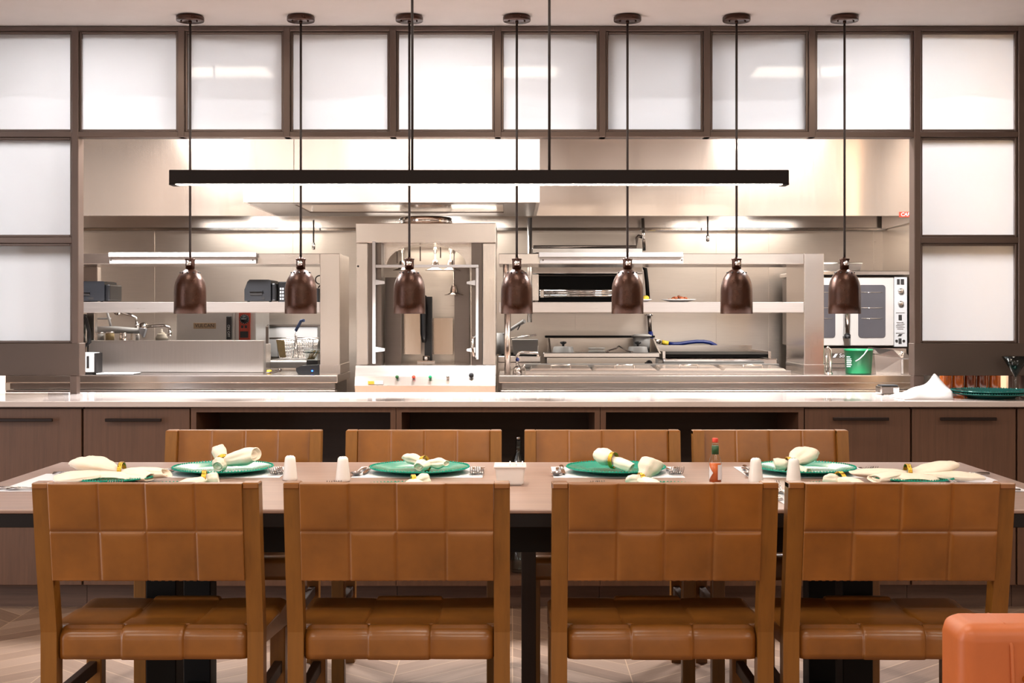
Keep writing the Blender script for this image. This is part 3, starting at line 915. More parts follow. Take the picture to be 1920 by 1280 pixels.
def cp(a, z, e=.0008): return (x+(R+e)*math.cos(a), Y+(R+e)*math.sin(a), z)
G = []
for i in range(9):
    a = -PI+.35+i*.75/8; k = hh*(1-i/8)
    G.append([lb.bm.verts.new(cp(a, zc-k-.0002)), lb.bm.verts.new(cp(a, zc+k+.0002))])
for p, q in zip(G[:-1], G[1:]): lb.bm.faces.new((p[0], q[0], q[1], p[1]))
t.part('diamond_label', lb, 'paper')

# ================================================================== things on the service counter
ZCt = CT+.0008
# stacked teal plates (two)
Yp = 5.78; xp = wx(1858, Yp)
pd = plate_proto('teal_dk')
zz = wz(747, Yp)
sc_ = (wx(1935, Yp)-wx(1788, Yp))/2/.17
for i, lab in enumerate(('dark teal beaded plate, lower of the two stacked on the counter', 'dark teal beaded plate, upper of the two stacked on the counter')):
    o = copy_simple(pd, (xp, Yp, ZCt+.0115*i), .3*i); o.scale = (sc_, sc_, 1.15)
    tag(o, lab, 'plate', 'teal plates stacked on the counter')
# martini glass
xg, yg = wx(1909, 5.95), 5.98
t = Thing('cocktail_glass', 'dark tinted cocktail glass with a wide cone bowl beside the stacked plates', 'glass', (xg, yg, CT))
zt_ = wz(668, yg); zm_ = wz(706, yg)
t.part('foot', MB().lathe([(0, .001), (.036, .001), (.034, .004), (.006, .008), (0, .009)], (xg, yg, ZCt), 28), 'glass')
t.part('stem', MB().lathe([(.005, ZCt+.0085), (.004, (ZCt+zm_)/2), (.006, zm_)], (xg, yg, 0), 14), 'glass')
t.part('bowl', MB().lathe([(0, zm_), (.006, zm_+.001), (.062, zt_), (.060, zt_), (.005, zm_+.005), (0, zm_+.005)], (xg, yg, 0), 36, cap=False), 'glass_dk')
t.part('drink', MB().lathe([(0, zm_+.006), (.004, zm_+.006), (.033, zm_+.052), (0, zm_+.052)], (xg, yg, 0), 30), 'teal_dk')
# folded white cloth with a raised peak
m = MB(); Yc = 5.86
N, K = 44, 20
G = []
for j in range(K+1):
    row = []
    for i in range(N+1):
        u, v = i/N, j/K
        X = wx(1668+u*138, Yc); sm = lambda a, b_, q: (lambda z: z*z*(3-2*z))(min(1, max(0, (q-a)/(b_-a))))
        ya_ = 5.64+.33*sm(.62, .86, u); yb2 = 5.93+.13*sm(.15, .35, u); y = ya_+v*(yb2-ya_)
        e = min(u, 1-u, v, 1-v)
        h = .006+.020*u*(1-u)*4*(1-.4*v)+.092*math.exp(-((u-.70)/.13)**2-((v-.60)/.32)**2)*(1-.25*math.sin(9*u+4*v)) + .018*math.sin(7*v+5*u)*e*2
        h += .010*math.sin(13*u-6*v)*min(1, e*5)
        h *= min(1, e*9+.12)
        row.append(m.bm.verts.new((X+.012*math.sin(8*v), y+.008*math.sin(6*u), ZCt+max(.0015, h))))
    G.append(row)
B = [[m.bm.verts.new((v.co.x, v.co.y, ZCt)) for v in r] for r in G]
for j in range(K):
    for i in range(N):
        f = m.bm.faces.new((G[j][i], G[j][i+1], G[j+1][i+1], G[j+1][i])); f.smooth = True
        m.bm.faces.new((B[j][i], B[j+1][i], B[j+1][i+1], B[j][i+1]))
for i in range(N):
    for r in (0, K): m.bm.faces.new((G[r][i], G[r][i+1], B[r][i+1], B[r][i]))
for j in range(K):
    for c in (0, N): m.bm.faces.new((G[j][c], G[j+1][c], B[j+1][c], B[j][c]))
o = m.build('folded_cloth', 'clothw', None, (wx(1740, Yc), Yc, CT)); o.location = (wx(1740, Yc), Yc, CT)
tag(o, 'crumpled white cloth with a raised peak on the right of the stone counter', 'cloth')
# small black holder
Yh = 6.02; t = Thing('card_tray', 'small black and chrome tray standing on the counter beside the white cloth', 'tray', (wx(1662, Yh), Yh, CT))
xa, xb = wx(1645, Yh), wx(1682, Yh)
t.part('body', MB().box(xa+.004, xb, Yh-.04, Yh+.05, ZCt+.004, ZCt+.04, .006, 2), 'chrome')
t.part('pad', MB().box(xa+.012, xb-.004, Yh-.034, Yh+.044, ZCt+.0402, ZCt+.046, .002), 'blackpl')
t.part('face', MB().box(xa+.01, xb-.03, Yh-.0445, Yh-.0405, ZCt+.008, ZCt+.034, .001), 'steel_dk')
for q in (0, 1):
    t.part('foot', MB().cyl((xa+.02+q*.05, Yh-.02, ZCt), .006, .0038, 10), 'blackpl')
# amber bottles behind the screen
Yb_ = 6.30; t = Thing('back_ledge', 'low wooden ledge behind the glazed screen carrying amber bottles', 'shelf', (wx(1830, Yb_), Yb_, 0))
t.part('board', MB().box(wx(1738, Yb_), wx(1898, Yb_), 6.22, 6.42, .84, .87), 'cab')
for x in (1745, 1890): t.part('bracket', MB().box(wx(x, Yb_)-.01, wx(x, Yb_)+.01, 6.225, 6.41, .0, .839), 'cab_dk')
bl = ['amber syrup bottle nearest the white cloth behind the counter', 'amber bottle, second from the white cloth behind the counter', 'dark amber bottle in the middle of the row behind the counter',
      'dark amber bottle, second from the right end of the row behind the counter', 'amber bottle at the right end of the row behind the counter']
for i, p in enumerate((1772, 1795, 1818, 1841, 1864)):
    x = wx(p+1, 6.31); y = 6.31
    t = Thing('amber_bottle', bl[i], 'bottle', (x, y, .87), 'amber bottles on the ledge')
    t.part('body', MB().lathe([(0, .001), (.027, .001), (.0285, .004), (.0285, .17), (.012, .21), (.011, .25), (0, .25)], (x, y, .87), 20), 'amber' if i in (0, 1, 4) else 'amber_dk')
    t.part('cap', MB().cyl((x, y, 1.1205), .013, .02, 12), 'gold')
# ================================================================== kitchen
ZPT = .93; YPF = 7.57             # pass table top, front edge
def PB(m, x0, y0, x1, y1, Y, d, bev=0): return m.pbox(x0, y0, x1, y1, Y, d, bev)
def pass_table(xa, xb, label):
    t = Thing('pass_table', label, 'kitchen table', ((xa+xb)/2, YPF, 0), 'stainless pass tables')
    t.part('top', MB().box(xa, xb, YPF, 8.16, ZPT-.048, ZPT, .006, 3), 'steel')
    t.part('under_rail', MB().box(xa+.02, xb-.02, YPF+.03, YPF+.07, ZPT-.085, ZPT-.05), 'steel')
    t.part('tray_slide', MB().box(xa+.01, xb-.01, YPF-.02, YPF+.06, ZPT-.115, ZPT-.088, .006, 2), 'steel')
    t.part('front_panel', MB().box(xa+.02, xb-.02, YPF+.05, YPF+.08, .12, ZPT-.118), 'steel')
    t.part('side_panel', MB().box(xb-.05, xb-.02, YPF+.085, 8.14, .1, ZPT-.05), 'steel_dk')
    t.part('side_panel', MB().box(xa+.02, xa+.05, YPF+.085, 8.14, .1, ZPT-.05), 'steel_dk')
    for x in (xa+.06, xb-.06):
        for y in (YPF+.12, 8.1): t.part('leg', MB().cyl((x, y, 0), .02, .099, 12), 'chrome')
    return t
pass_table(-3.0, wx(633, YPF), 'stainless pass table left of the rotisserie oven')
pass_table(wx(935, YPF), wx(1720, YPF), 'long stainless pass table right of the rotisserie oven')

Yo = 7.62; ZTp = ZPT+.001
zs1, zs0 = wz(566, Yo), wz(586, Yo); zb1, zb0 = wz(475, Yo), wz(495, Yo)
def heat_strip(t, a, b):
    m = MB(); m.pbox(a, 473, b, 482, Yo-.05, .048, .003)
    m.pbox(a+2, 484, b, 494, Yo-.03, .028, .002)
    m.mi = 1
    for px in (a+8, b-4): m.cyl((wx(px, Yo), Yo-.032, wz(488, Yo)), .005, .004, 8, axis='y')
    h = t.part('heat_strip', m, ['whitepl', 'steel_dk'])
# left pass shelf
t = Thing('pass_shelf', 'stainless double pass shelf with heat strip standing left of the rotisserie oven', 'shelf', (wx(380, Yo), Yo, ZPT), 'stainless pass shelves')
xL = -3.0; xR0, xR1 = wx(600, Yo), wx(637, Yo); YD = 8.06
t.part('end_panel', MB().box(xR0, xR1, Yo, YD, ZTp, zb1, .003), 'steel_v')
t.part('post', MB().box(-2.65, -2.60, 7.97, 8.03, ZTp, zs0-.001, .003), 'steel_v')
t.part('post', MB().box(-2.68, -2.585, 7.985, 8.05, zs1+.001, zb0-.001, .003), 'steel_v')
t.part('end_base', MB().box(xR0-.003, xR1+.003, Yo-.004, YD, ZTp+.0, ZTp+.06, .002), 'steel')
t.part('top_beam', MB().box(xL+.001, xR0-.001, Yo+.004, YD, zb0, zb1, .003), 'steel')
t.part('shelf', MB().box(xL+.001, xR0-.001, Yo+.002, YD-.05, zs0, zs1, .003), 'steel_shelf')
heat_strip(t, 203, 480)
# right pass shelf
t = Thing('pass_shelf', 'stainless double pass shelf with heat strip standing right of the rotisserie oven', 'shelf', (wx(1240, Yo), Yo, ZPT), 'stainless pass shelves')
xa = wx(935, Yo); xR0, xR1 = wx(1508, Yo), wx(1545, Yo); YD = 8.12
t.part('end_panel', MB().box(xR0, xR1, Yo, YD, ZTp, zb1, .003), 'steel_v')
t.part('end_base', MB().box(xR0-.003, xR1+.003, Yo-.004, YD, ZTp+.0, ZTp+.06, .002), 'steel')
t.part('top_beam', MB().box(xa, xR0-.001, Yo+.004, YD, zb0, zb1, .003), 'steel')
t.part('shelf', MB().box(xa, xR0-.001, Yo+.002, YD-.05, zs0, zs1, .003), 'steel_shelf')
for y in (Yo+.05, YD-.12):
    x = wx(951.5, Yo+.05)
    t.part('post', MB().cyl((x, y, ZTp), .019, zs0-ZTp-.001, 20), 'steel_v')
    t.part('post', MB().cyl((x-.01, y, zs1+.001), .017, zb0-zs1-.002, 20), 'steel_v')
heat_strip(t, 1010, 1281)

# exhaust hoods
YH = 7.93; zh = 1.9
t = Thing('exhaust_hood', 'wide polished stainless exhaust hood across the back of the kitchen', 'hood', (0, YH, zh))
xl, xr = -3.6, XR-.01
t.part('front_panel', MB().box(xl, xr, YH, YH+.03, zh, ZC-.002), 'steel_hood')
t.part('rear_gutter', MB().box(xl, xr, YB-.05, YB-.008, zh+.012, zh+.14), 'steel')
t.part('gutter_lip', MB().box(xl, xr, YB-.10, YB-.052, zh-.012, zh+.010, .003), 'chrome')
t.part('filter_bank', MB().box(xl, xr, YB-.35, YB-.06, zh+.15, zh+.18), 'steel_dk')
t.part('end_panel', MB().box(xr-.03, xr, YH+.031, YB-.11, zh, zh+.5), 'steel')
for x in (-1.9, -.5, 1.7):
    t.part('hood_fill_disc', MB().lathe([(0, 0), (.09, 0), (.09, .05), (0, .05)], (x, 8.55, zh+.09), 20), 'lightpanel')  # added glowing discs, out of view, to brighten the cooking line
# red maker plate on the hood
Yq = YH-.004
m = MB().box(wx(1686, Yq), wx(1741, Yq), Yq, YH-.001, wz(407, Yq), wz(397, Yq))
pl_ = t.part('nameplate', m, 'red')
t.text('CAPTIVE', wx(1688.5, Yq), Yq-.001, wz(402, Yq), .030, 'inkw', pl_, None, align='LEFT', shear=.2)
# box hood of the rotisserie
Yx = 7.0
t = Thing('box_hood', 'square stainless box hood hanging over the rotisserie oven', 'hood', (wx(734, Yx), Yx, zh))
xa, xb = wx(456, Yx), wx(1012, Yx); xs = wx(551, Yx)
m = MB(); m.box(xa, xs-.003, Yx, Yx+.02, zh, ZC-.002); m.box(xs+.003, xb, Yx, Yx+.02, zh, ZC-.002); m.box(xs-.004, xs+.004, Yx+.004, Yx+.018, zh, ZC-.002)
t.part('front_panel', m, 'steel_hood')
t.part('side_panel', MB().box(xa, xa+.02, Yx+.021, YH-.002, zh, ZC-.002), 'steel')
t.part('side_panel', MB().box(xb-.02, xb, Yx+.021, YH-.002, zh, ZC-.002), 'steel')
m = MB(); Yi = Yx+.021
m.box(xa+.021, xa+.26, Yi, YH-.002, zh-.002, zh+.02); m.box(xb-.20, xb-.021, Yi, YH-.002, zh-.002, zh+.02)
m.box(xa+.261, xb-.201, Yi, Yi+.1, zh-.002, zh+.02); m.box(xa+.261, xb-.201, YH-.25, YH-.002, zh-.002, zh+.02)
t.part('bottom_rim', m, 'steel_dk')
t.part('filter', MB().box(xa+.262, xb-.202, Yi+.101, YH-.251, zh+.002, zh+.02), 'steel_hood')

# ------------------------------------------------------------------ rotisserie
Yr = 7.40
t = Thing('rotisserie_oven', 'tall stainless rotisserie oven with an arched front opening and hanging spit', 'oven', (wx(799, Yr), Yr, 0))
def R_(x0, y0, x1, y1, d=.62, Y=Yr, bev=.004): return MB().pbox(x0, y0, x1, y1, Y, d, bev)
t.part('header', R_(667, 418, 930, 455, .7), 'steel')
t.part('stile', R_(668, 456, 690, 684, .6), 'steel_v'); t.part('stile', R_(905, 456, 929, 684, .6), 'steel_v')
for a, c in ((691, 715), (884, 904)): t.part('inner_jamb', MB().pbox(a, 456, c, 684, Yr+.03, .1), 'steel_dk')
# arch panel
Ya = Yr+.14; N = 28
x0, x1, zt_, zb_ = wx(690, Ya), wx(906, Ya), wz(455, Ya), wz(686, Ya)
cx_, rx, zsp, rz_ = wx(799, Ya), wx(874, Ya)-wx(799, Ya), wz(498, Ya), wz(457, Ya)-wz(498, Ya)
m = MB()
arch = [(cx_-rx*1.12, zb_), (cx_-rx*1.1, zsp)]+[(cx_-rx*math.cos(PI*k/N), zsp+rz_*math.sin(PI*k/N)) for k in range(N+1)]+[(cx_+rx*1.1, zsp), (cx_+rx*1.12, zb_)]
top = [(x0, zb_), (x0, zsp)]+[(x0+(x1-x0)*k/N, zt_) for k in range(N+1)]+[(x1, zsp), (x1, zb_)]
for Yy in (Ya,):
    A = [m.bm.verts.new((p[0], Yy, p[1])) for p in arch]; B = [m.bm.verts.new((p[0], Yy, p[1])) for p in top]
    C = [m.bm.verts.new((p[0], Yy+.04, p[1])) for p in arch]
    for i in range(len(A)-1):
        m.bm.faces.new((A[i], A[i+1], B[i+1], B[i])); m.bm.faces.new((A[i], C[i], C[i+1], A[i+1]))
t.part('arch_panel', m, 'steel')
# chamber
m = MB(); yb_ = Yr+.62
m.pbox(690, 452, 908, 690, yb_, .02)
t.part('chamber_back', m, 'steel_wall')
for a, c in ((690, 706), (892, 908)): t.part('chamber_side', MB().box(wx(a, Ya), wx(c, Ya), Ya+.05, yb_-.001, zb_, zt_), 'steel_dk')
t.part('chamber_roof', MB().box(wx(707, Ya), wx(891, Ya), Ya+.05, yb_-.001, zt_-.01, zt_), 'steel')
# burner columns and bright heater panels
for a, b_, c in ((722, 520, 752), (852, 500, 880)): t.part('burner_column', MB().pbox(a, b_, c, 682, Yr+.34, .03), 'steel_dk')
for a, b_, c in ((757, 560, 789), (811, 596, 849)): t.part('heater_panel', MB().pbox(a, b_, c, 664, Yr+.45, .02), 'steel_hood')
m = MB(); m.pbox(796, 556, 810, 680, Yr+.36, .04); m.lathe([(.012, 0), (.022, .05), (.024, .2), (.016, .28), (0, .29)], (wx(795, Yr+.3), Yr+.3, wz(642, Yr+.3)), 18)
t.part('spit', m, 'blackpl')
m = MB(); m.pbox(782, 676, 815, 683, Yr+.28, .1); m.cyl((wx(799, Yr+.3), Yr+.3, wz(676, Yr+.3)), .02, .03, 14)
t.part('spit_base', m, 'chrome')
def bell(px, py, s, Y):
    x, z = wx(px, Y), wz(py, Y)
    m = MB().lathe([(.062*s, 0), (.058*s, .004*s), (.026*s, .014*s), (.020*s, .045*s), (.014*s, .062*s), (.004*s, .066*s), (.003, .15*s)], (x, Y, z), 28)
    m.tube([(x, Y, z+.15*s), (x, Y, wz(459, Y))], .0045, 6)
    m.tube([(x+.008*math.cos(a), Y, wz(469, Y)+.02*math.sin(a)) for a in [2*PI*k/16 for k in range(16)]], .0035, 6, closed=True)
    t.part('hanging_bell', m, 'steel')
bell(816, 507, 1.0, Yr+.3); bell(845, 507, 1.0, Yr+.33); bell(851, 553, .95, Yr+.26); bell(754, 507, .9, Yr+.3)
for (px, a, c) in ((788, 458, 486), (745, 460, 490), (826, 459, 480)): t.part('skewer_hook', MB().tube([(wx(px, Yr+.24), Yr+.24, wz(a, Yr)), (wx(px, Yr+.24), Yr+.24, wz(c, Yr))], .004, 6), 'steel_dk')
# swing door frame
Yd = Yr-.012; m = MB()
m.pbox(698, 452, 704, 682, Yd, .012, .002); m.pbox(704.2, 496, 897, 501.5, Yd, .012, .002); m.pbox(892, 502, 897, 674, Yd, .012, .002)
df = t.part('door_frame', m, 'whitepl')
for y in (529, 655):
    m = MB(); m.prism([(wx(704, Yd), wz(y-5, Yd)), (wx(721, Yd), wz(y-2, Yd)), (wx(721, Yd), wz(y+3, Yd)), (wx(704, Yd), wz(y+5, Yd))], 'y', Yd, Yd+.012); t.part('bracket', m, 'whitepl', df)
    m = MB(); m.prism([(wx(891, Yd), wz(y-4, Yd)), (wx(891, Yd), wz(y+6, Yd)), (wx(875, Yd), wz(y+3, Yd)), (wx(875, Yd), wz(y-1, Yd))], 'y', Yd, Yd+.012); t.part('bracket', m, 'whitepl', df)
hx = wx(890, Yd)
t.part('handle', MB().tube([(hx, Yd, wz(630, Yd)), (hx-.01, Yd-.04, wz(634, Yd)), (hx-.012, Yd-.045, wz(650, Yd)), (hx-.006, Yd-.04, wz(666, Yd)), (hx+.006, Yd, wz(670, Yd))], .007, 10), 'chrome', df)
# control console
z1, z2, z3 = wz(685, Yr), wz(705, Yr), wz(722, Yr)
xa, xb = wx(667, Yr), wx(929, Yr)
m = MB(); m.prism([(Yr-.002, z1), (Yr-.03, z2), (Yr-.05, z3), (Yr-.03, wz(735, Yr)), (Yr+.5, wz(735, Yr)), (Yr+.5, z1)], 'x', xa, xb)
t.part('console', m, 'steel')
m = MB(); m.box(xa+.02, xb-.02, Yr+.0, Yr+.55, .12, wz(736, Yr)); t.part('lower_body', m, 'steel_v')
for x in (xa+.06, xb-.06):
    for y in (Yr+.08, Yr+.5): t.part('leg', MB().cyl((x, y, 0), .022, .119, 12), 'chrome')
for px, mt in ((745, 'green_dk'), (776, 'red'), (807, 'green'), (840, 'chrome'), (884, 'blackpl')):
    yk = Yr-.04; r = .010 if px != 884 else .015
    m = MB().lathe([(.006, .0), (.006, -.02), (r, -.02), (r, -.034), (r*.7, -.038), (0, -.038)], (wx(px, yk), Yr-.028, wz(706 if px < 860 else 703, yk)), 16, axis='y')
    t.part('control_knob', m, mt)
yk = Yr-.052
st = t.part('sticker', MB().box(wx(690, yk), wx(718, yk), yk-.001, yk+.006, wz(720, yk), wz(714, yk)), 'whitepl')
t.part('sticker_stripe', MB().box(wx(690, yk), wx(702, yk), yk-.0022, yk-.0012, wz(720, yk), wz(714, yk)), 'orange', st)
t.part('flue', MB().lathe([(.16, 0), (.16, .05), (.15, .055), (0, .055)], (wx(798, Yr+.3), Yr+.33, wz(417.5, Yr)), 36), 'chrome')
m = MB(); m.cyl((wx(671.5, Yr), Yr-.003, wz(499, Yr)), .006, .004, 10, axis='y'); t.part('screw', m, 'ink')

# ------------------------------------------------------------------ left line: equipment
Yb0 = 7.90
t = Thing('prep_rail_cover', 'plain raised stainless splash cover on the left pass table', 'splash cover', (wx(330, Yb0), Yb0, ZPT))
t.part('panel', MB().box(wx(166, Yb0), wx(495, Yb0), Yb0, Yb0+.06, ZTp, wz(638, Yb0), .006, 2), 'steel_pale')
t.part('side_wing', MB().box(wx(488, Yb0), wx(495, Yb0), Yb0+.061, 8.12, ZTp, wz(645, Yb0)), 'steel')

# oven with nameplate
Yv = 8.35
t = Thing('white_oven', 'pale steel oven with a brass coloured nameplate and red control panel', 'oven', (wx(395, Yv), Yv, 0))
za, zb_ = .12, wz(578, Yv)
t.part('body', MB().box(wx(330, Yv), wx(478, Yv), Yv+.03, 8.85, za, zb_, .004), 'ovenpanel')
d = t.part('door', MB().box(wx(331, Yv), wx(439, Yv), Yv, Yv+.028, za+.3, zb_-.003, .004), 'ovenpanel')
n_ = t.part('nameplate', MB().box(wx(363, Yv), wx(405, Yv), Yv-.005, Yv-.0005, wz(616, Yv), wz(605, Yv), .001), 'brass', d)
tx = t.text('VULCAN', wx(384, Yv), Yv-.006, wz(610.5, Yv), .032, 'ink', d, .122)
h = MB().box(wx(426, Yv), wx(435, Yv), Yv-.03, Yv-.0005, wz(636, Yv), wz(593, Yv), .004, 2)
t.part('handle', h, 'blackpl', d)
tx = t.text('ON OFF', wx(430.5, Yv), Yv-.0315, wz(620, Yv), .022, 'inkw', d, spin=PI/2)
c = t.part('control_panel', MB().box(wx(447, Yv), wx(468, Yv), Yv+.015, Yv+.0295, wz(637, Yv), wz(580, Yv), .001), 'redp')
xk, yk, zk_ = wx(457.5, Yv), Yv+.012, wz(598, Yv)
t.part('dial_ring', MB().lathe([(.031, 0), (.031, -.003), (.0, -.003)], (xk, Yv+.0145, zk_), 28, axis='y'), 'ink', c)
m = MB()
for k in range(14):
    a = 2*PI*k/14; m.cyl((xk+.027*math.cos(a), Yv+.0105, zk_+.027*math.sin(a)), .0024, .001, 6, axis='y')
t.part('dial_marks', m, 'inkw', c)
m = MB().lathe([(.02, 0), (.018, -.02), (0, -.02)], (xk, Yv+.0105, zk_), 20, axis='y'); m.mi = 1; m.box(xk-.016, xk+.016, Yv-.011, Yv-.0098, zk_-.001, zk_+.004)
t.part('dial', m, ['blackpl', 'inkw'], c)
m = MB(); m.pbox(452, 610, 456, 615, Yv+.012, .003); m.pbox(459, 610, 463, 615, Yv+.012, .003); m.pbox(450, 621, 465, 633, Yv+.012, .003)
t.part('rocker_switch', m, 'ink', c)
for x in (345, 465):
    for y in (Yv+.1, 8.75): t.part('leg', MB().cyl((wx(x, Yv), y, 0), .02, .119, 12), 'chrome')

# receipt printers
def printer(px0, px1, py0, Y, label, flip=False):
    x0, x1 = wx(px0, Y), wx(px1, Y); z0, z1 = zs1+.0012, wz(py0, Y); w = x1-x0; h = z1-z0; y = Y
    t = Thing('receipt_printer', label, 'printer', ((x0+x1)/2, y, zs1), 'receipt printers')
    m = MB(); m.prism([(x0+.004, z0+.006), (x1-.03, z0+.006), (x1-.03, z1-.004), (x1-.045, z1), (x0+.035, z1), (x0+.022, z1-.012), (x0+.004, z0+h*.55)], 'y', y, y+.24)
    t.part('body', m, 'greypl')
    t.part('side_cover', MB().box(x1-.029, x1, y+.01, y+.25, z0+.006, z1-h*.15, .008, 2), 'blackpl')
    t.part('paper_slot', MB().box(x0+w*.2, x0+w*.58, y-.004, y-.0005, z0+h*.3, z0+h*.5, .001), 'ink')
    t.part('slot_lip', MB().box(x0+w*.18, x0+w*.6, y-.012, y-.0045, z0+h*.45, z0+h*.52, .001), 'greypl')
    t.part('button_panel', MB().box(x0+w*.55, x0+w*.66, y-.003, y-.0005, z0+h*.12, z0+h*.22), 'ink')
    m = MB()
    for q in (.12, .8): m.cyl((x0+w*q, y+.03, z0-.001), .008, .0065, 10)
    t.part('foot', m, 'ink')
    return t
printer(457, 517, 524, 7.70, 'charcoal receipt printer on the pass shelf above the red control panel')
t = printer(118, 205, 527, 7.72, 'black receipt printer on the pass shelf partly hidden by the glazed screen')
# card terminal and desk speaker on the shelf
Y = 7.74; t = Thing('card_reader', 'slim black terminal next to the charcoal printer', 'card reader', (wx(532, Y), Y, zs1))
t.part('body', MB().box(wx(521, Y), wx(540, Y), Y, Y+.09, zs1+.001, wz(528, Y), .006, 2), 'blackpl')
m = MB()
for i in range(4):
    for j in range(2): m.box(wx(525, Y)+.014*j, wx(525, Y)+.014*j+.009, Y-.003, Y-.0002, zs1+.015+.02*i, zs1+.027+.02*i)
t.part('keys', m, 'inkw')
Y = 7.76; t = Thing('desk_speaker', 'small black box with a looped cable beside the shelf end panel', 'speaker', (wx(590, Y), Y, zs1))
t.part('body', MB().box(wx(572, Y), wx(598, Y), Y, Y+.1, zs1+.001, wz(540, Y), .004), 'blackpl')
t.part('cable', MB().tube([(wx(597+8*math.cos(a), Y), Y+.05, wz(524+8*math.sin(a), Y)) for a in [PI/2+1.7*PI*k/14 for k in range(15)]]+[(wx(594, Y), Y+.05, wz(539, Y))], .004, 6), 'cord')

# blender, toaster at the far left
Y = 7.81; x = -2.665; t = Thing('blender', 'blender with a clear jug and black handle behind the screen post', 'blender', (x, Y, ZPT))
t.part('motor_base', MB().lathe([(0, 0), (.078, 0), (.074, .06), (.056, .15), (0, .15)], (x, Y, ZTp+.0), 24), 'blackpl')
t.part('jug', MB().lathe([(0, .151), (.055, .151), (.062, .25), (.07, .36), (.067, .36), (.058, .25), (.05, .156), (0, .156)], (x, Y, ZTp), 24), 'glass_dk')
t.part('handle', MB().tube([(x+.055, Y-.03, ZTp+.35), (x+.075, Y-.03, ZTp+.33), (x+.095, Y-.03, ZTp+.25), (x+.098, Y-.03, ZTp+.19), (x+.065, Y-.02, ZTp+.165)], .011, 10), 'blackpl')
Y = 7.595; x0, x1 = wx(128, Y), wx(176, Y); t = Thing('toaster', 'white and black toaster on the left pass table beside the splash cover', 'toaster', ((x0+x1)/2, Y, ZPT))
z0, z1 = ZTp+.012, wz(661, Y)
t.part('body', MB().box(x0, x1, Y, Y+.12, z0, z1, .006, 2), 'whitepl')
m = MB(); m.box(x0+.03, x1-.065, Y-.003, Y-.0004, z0+.028, z1-.022); m.box(x1-.042, x1-.028, Y-.003, Y-.0004, z0+.03, z1-.02)
t.part('slot', m, 'ink')
m = MB(); m.hexa([(x0+.03, Y-.006, z0+.055), (x1-.065, Y-.006, z0+.03), (x1-.065, Y-.004, z0+.03), (x0+.03, Y-.004, z0+.055)], [(x0+.03, Y-.006, z0+.07), (x1-.065, Y-.006, z0+.045), (x1-.065, Y-.004, z0+.045), (x0+.03, Y-.004, z0+.07)])
t.part('lever', m, 'whitepl')
t.part('side_panel', MB().box(x1+.001, x1+.012, Y+.005, Y+.12, z0, z1-.003), 'ink')
t.part('foot', MB().box(x0+.01, x1-.01, Y+.01, Y+.11, ZTp, z0-.0005), 'ink')
Y = 7.59; o = MB().box(wx(180, Y), wx(250, Y), Y, Y+.16, ZTp+.0005, ZTp+.009, .002).build('cutting_board', 'whitepl', None, (wx(210, Y), Y, ZPT))
o.location = (wx(210, Y), Y, ZPT); tag(o, 'thin white cutting board lying right of the toaster', 'cutting board')

# back shelf at left with jars, squeeze bottle, faucets
Yl = 8.20; zl = wz(638.5, Yl)
t = Thing('back_worktop', 'stainless back worktop behind the raised splash cover', 'worktop', (wx(240, Yl), Yl, 0))
t.part('top', MB().box(-3.0, wx(316, Yl), Yl-.02, YB-.12, zl-.05, zl-.001, .004), 'steel')
t.part('body', MB().box(-2.98, wx(314, Yl), Yl+.02, YB-.14, 0, zl-.051), 'steel_v')
def jar(px, w, py, mat, label):
    x = wx(px, Yl+.05); r = w*Yl/F/2; h = wz(py, Yl)-zl
    t = Thing('storage_jar', label, 'jar', (x, Yl+.05, zl), 'jars on the back worktop')
    t.part('body', MB().lathe([(0, .001), (r, .001), (r, h*.78), (r*.85, h*.84), (r*.8, h*.84), (0, h*.84)], (x, Yl+.05, zl), 20), mat)
    t.part('lid', MB().cyl((x, Yl+.05, zl+h*.845), r*.95, h*.15, 20), 'steel')
jar(187, 17, 623, 'white', 'pale jar nearest the blender on the back worktop')
jar(206, 16, 622, 'wood_lt', 'tan ribbed jar between two others on the back worktop')
jar(231, 13, 624, 'steel', 'grey steel jar under the long white roll')
jar(258, 7, 626, 'white', 'tiny white jar under the roll end')
Y = Yl+.06; x = wx(303, Y); s = Y/F
t = Thing('squeeze_bottle', 'cream squeeze bottle with a stepped nozzle on the back worktop', 'bottle', (x, Y, zl))
t.part('body', MB().lathe([(0, .001), (11*s, .001), (11.2*s, 6*s), (9*s, 9*s), (9*s, 12*s), (6.5*s, 13*s), (0, 13*s)], (x, Y, zl), 20), 'cloth')
t.part('nozzle', MB().lathe([(6*s, 13.1*s), (5.5*s, 15*s), (2.4*s, 16.5*s), (1.5*s, 22*s), (0, 22*s)], (x, Y, zl), 16), 'cloth')
Y = Yl+.2
t = Thing('paper_roll', 'long white roll lying across the jars on the back worktop', 'roll', (wx(225, Y), Y, zl))
za = wz(618, Y)
t.part('roll', MB().tube([(wx(178, Y), Y, za), (wx(215, Y), Y, za), (wx(262, Y), Y, za-.008)], [.022, .024, .018], 18), 'whitepl')
t.part('loose_end', MB().prism([(wx(262, Y), za+.012), (wx(275, Y), za+.006), (wx(270, Y), za-.05), (wx(263, Y), za-.02)], 'y', Y-.02, Y+.02), 'paper')
m = MB()
for px in (182, 250): m.box(wx(px, Y)-.008, wx(px, Y)+.008, Y-.03, Y+.03, zl+.0008, za-.0235 if px == 182 else za-.0225)
t.part('rest', m, 'steel')
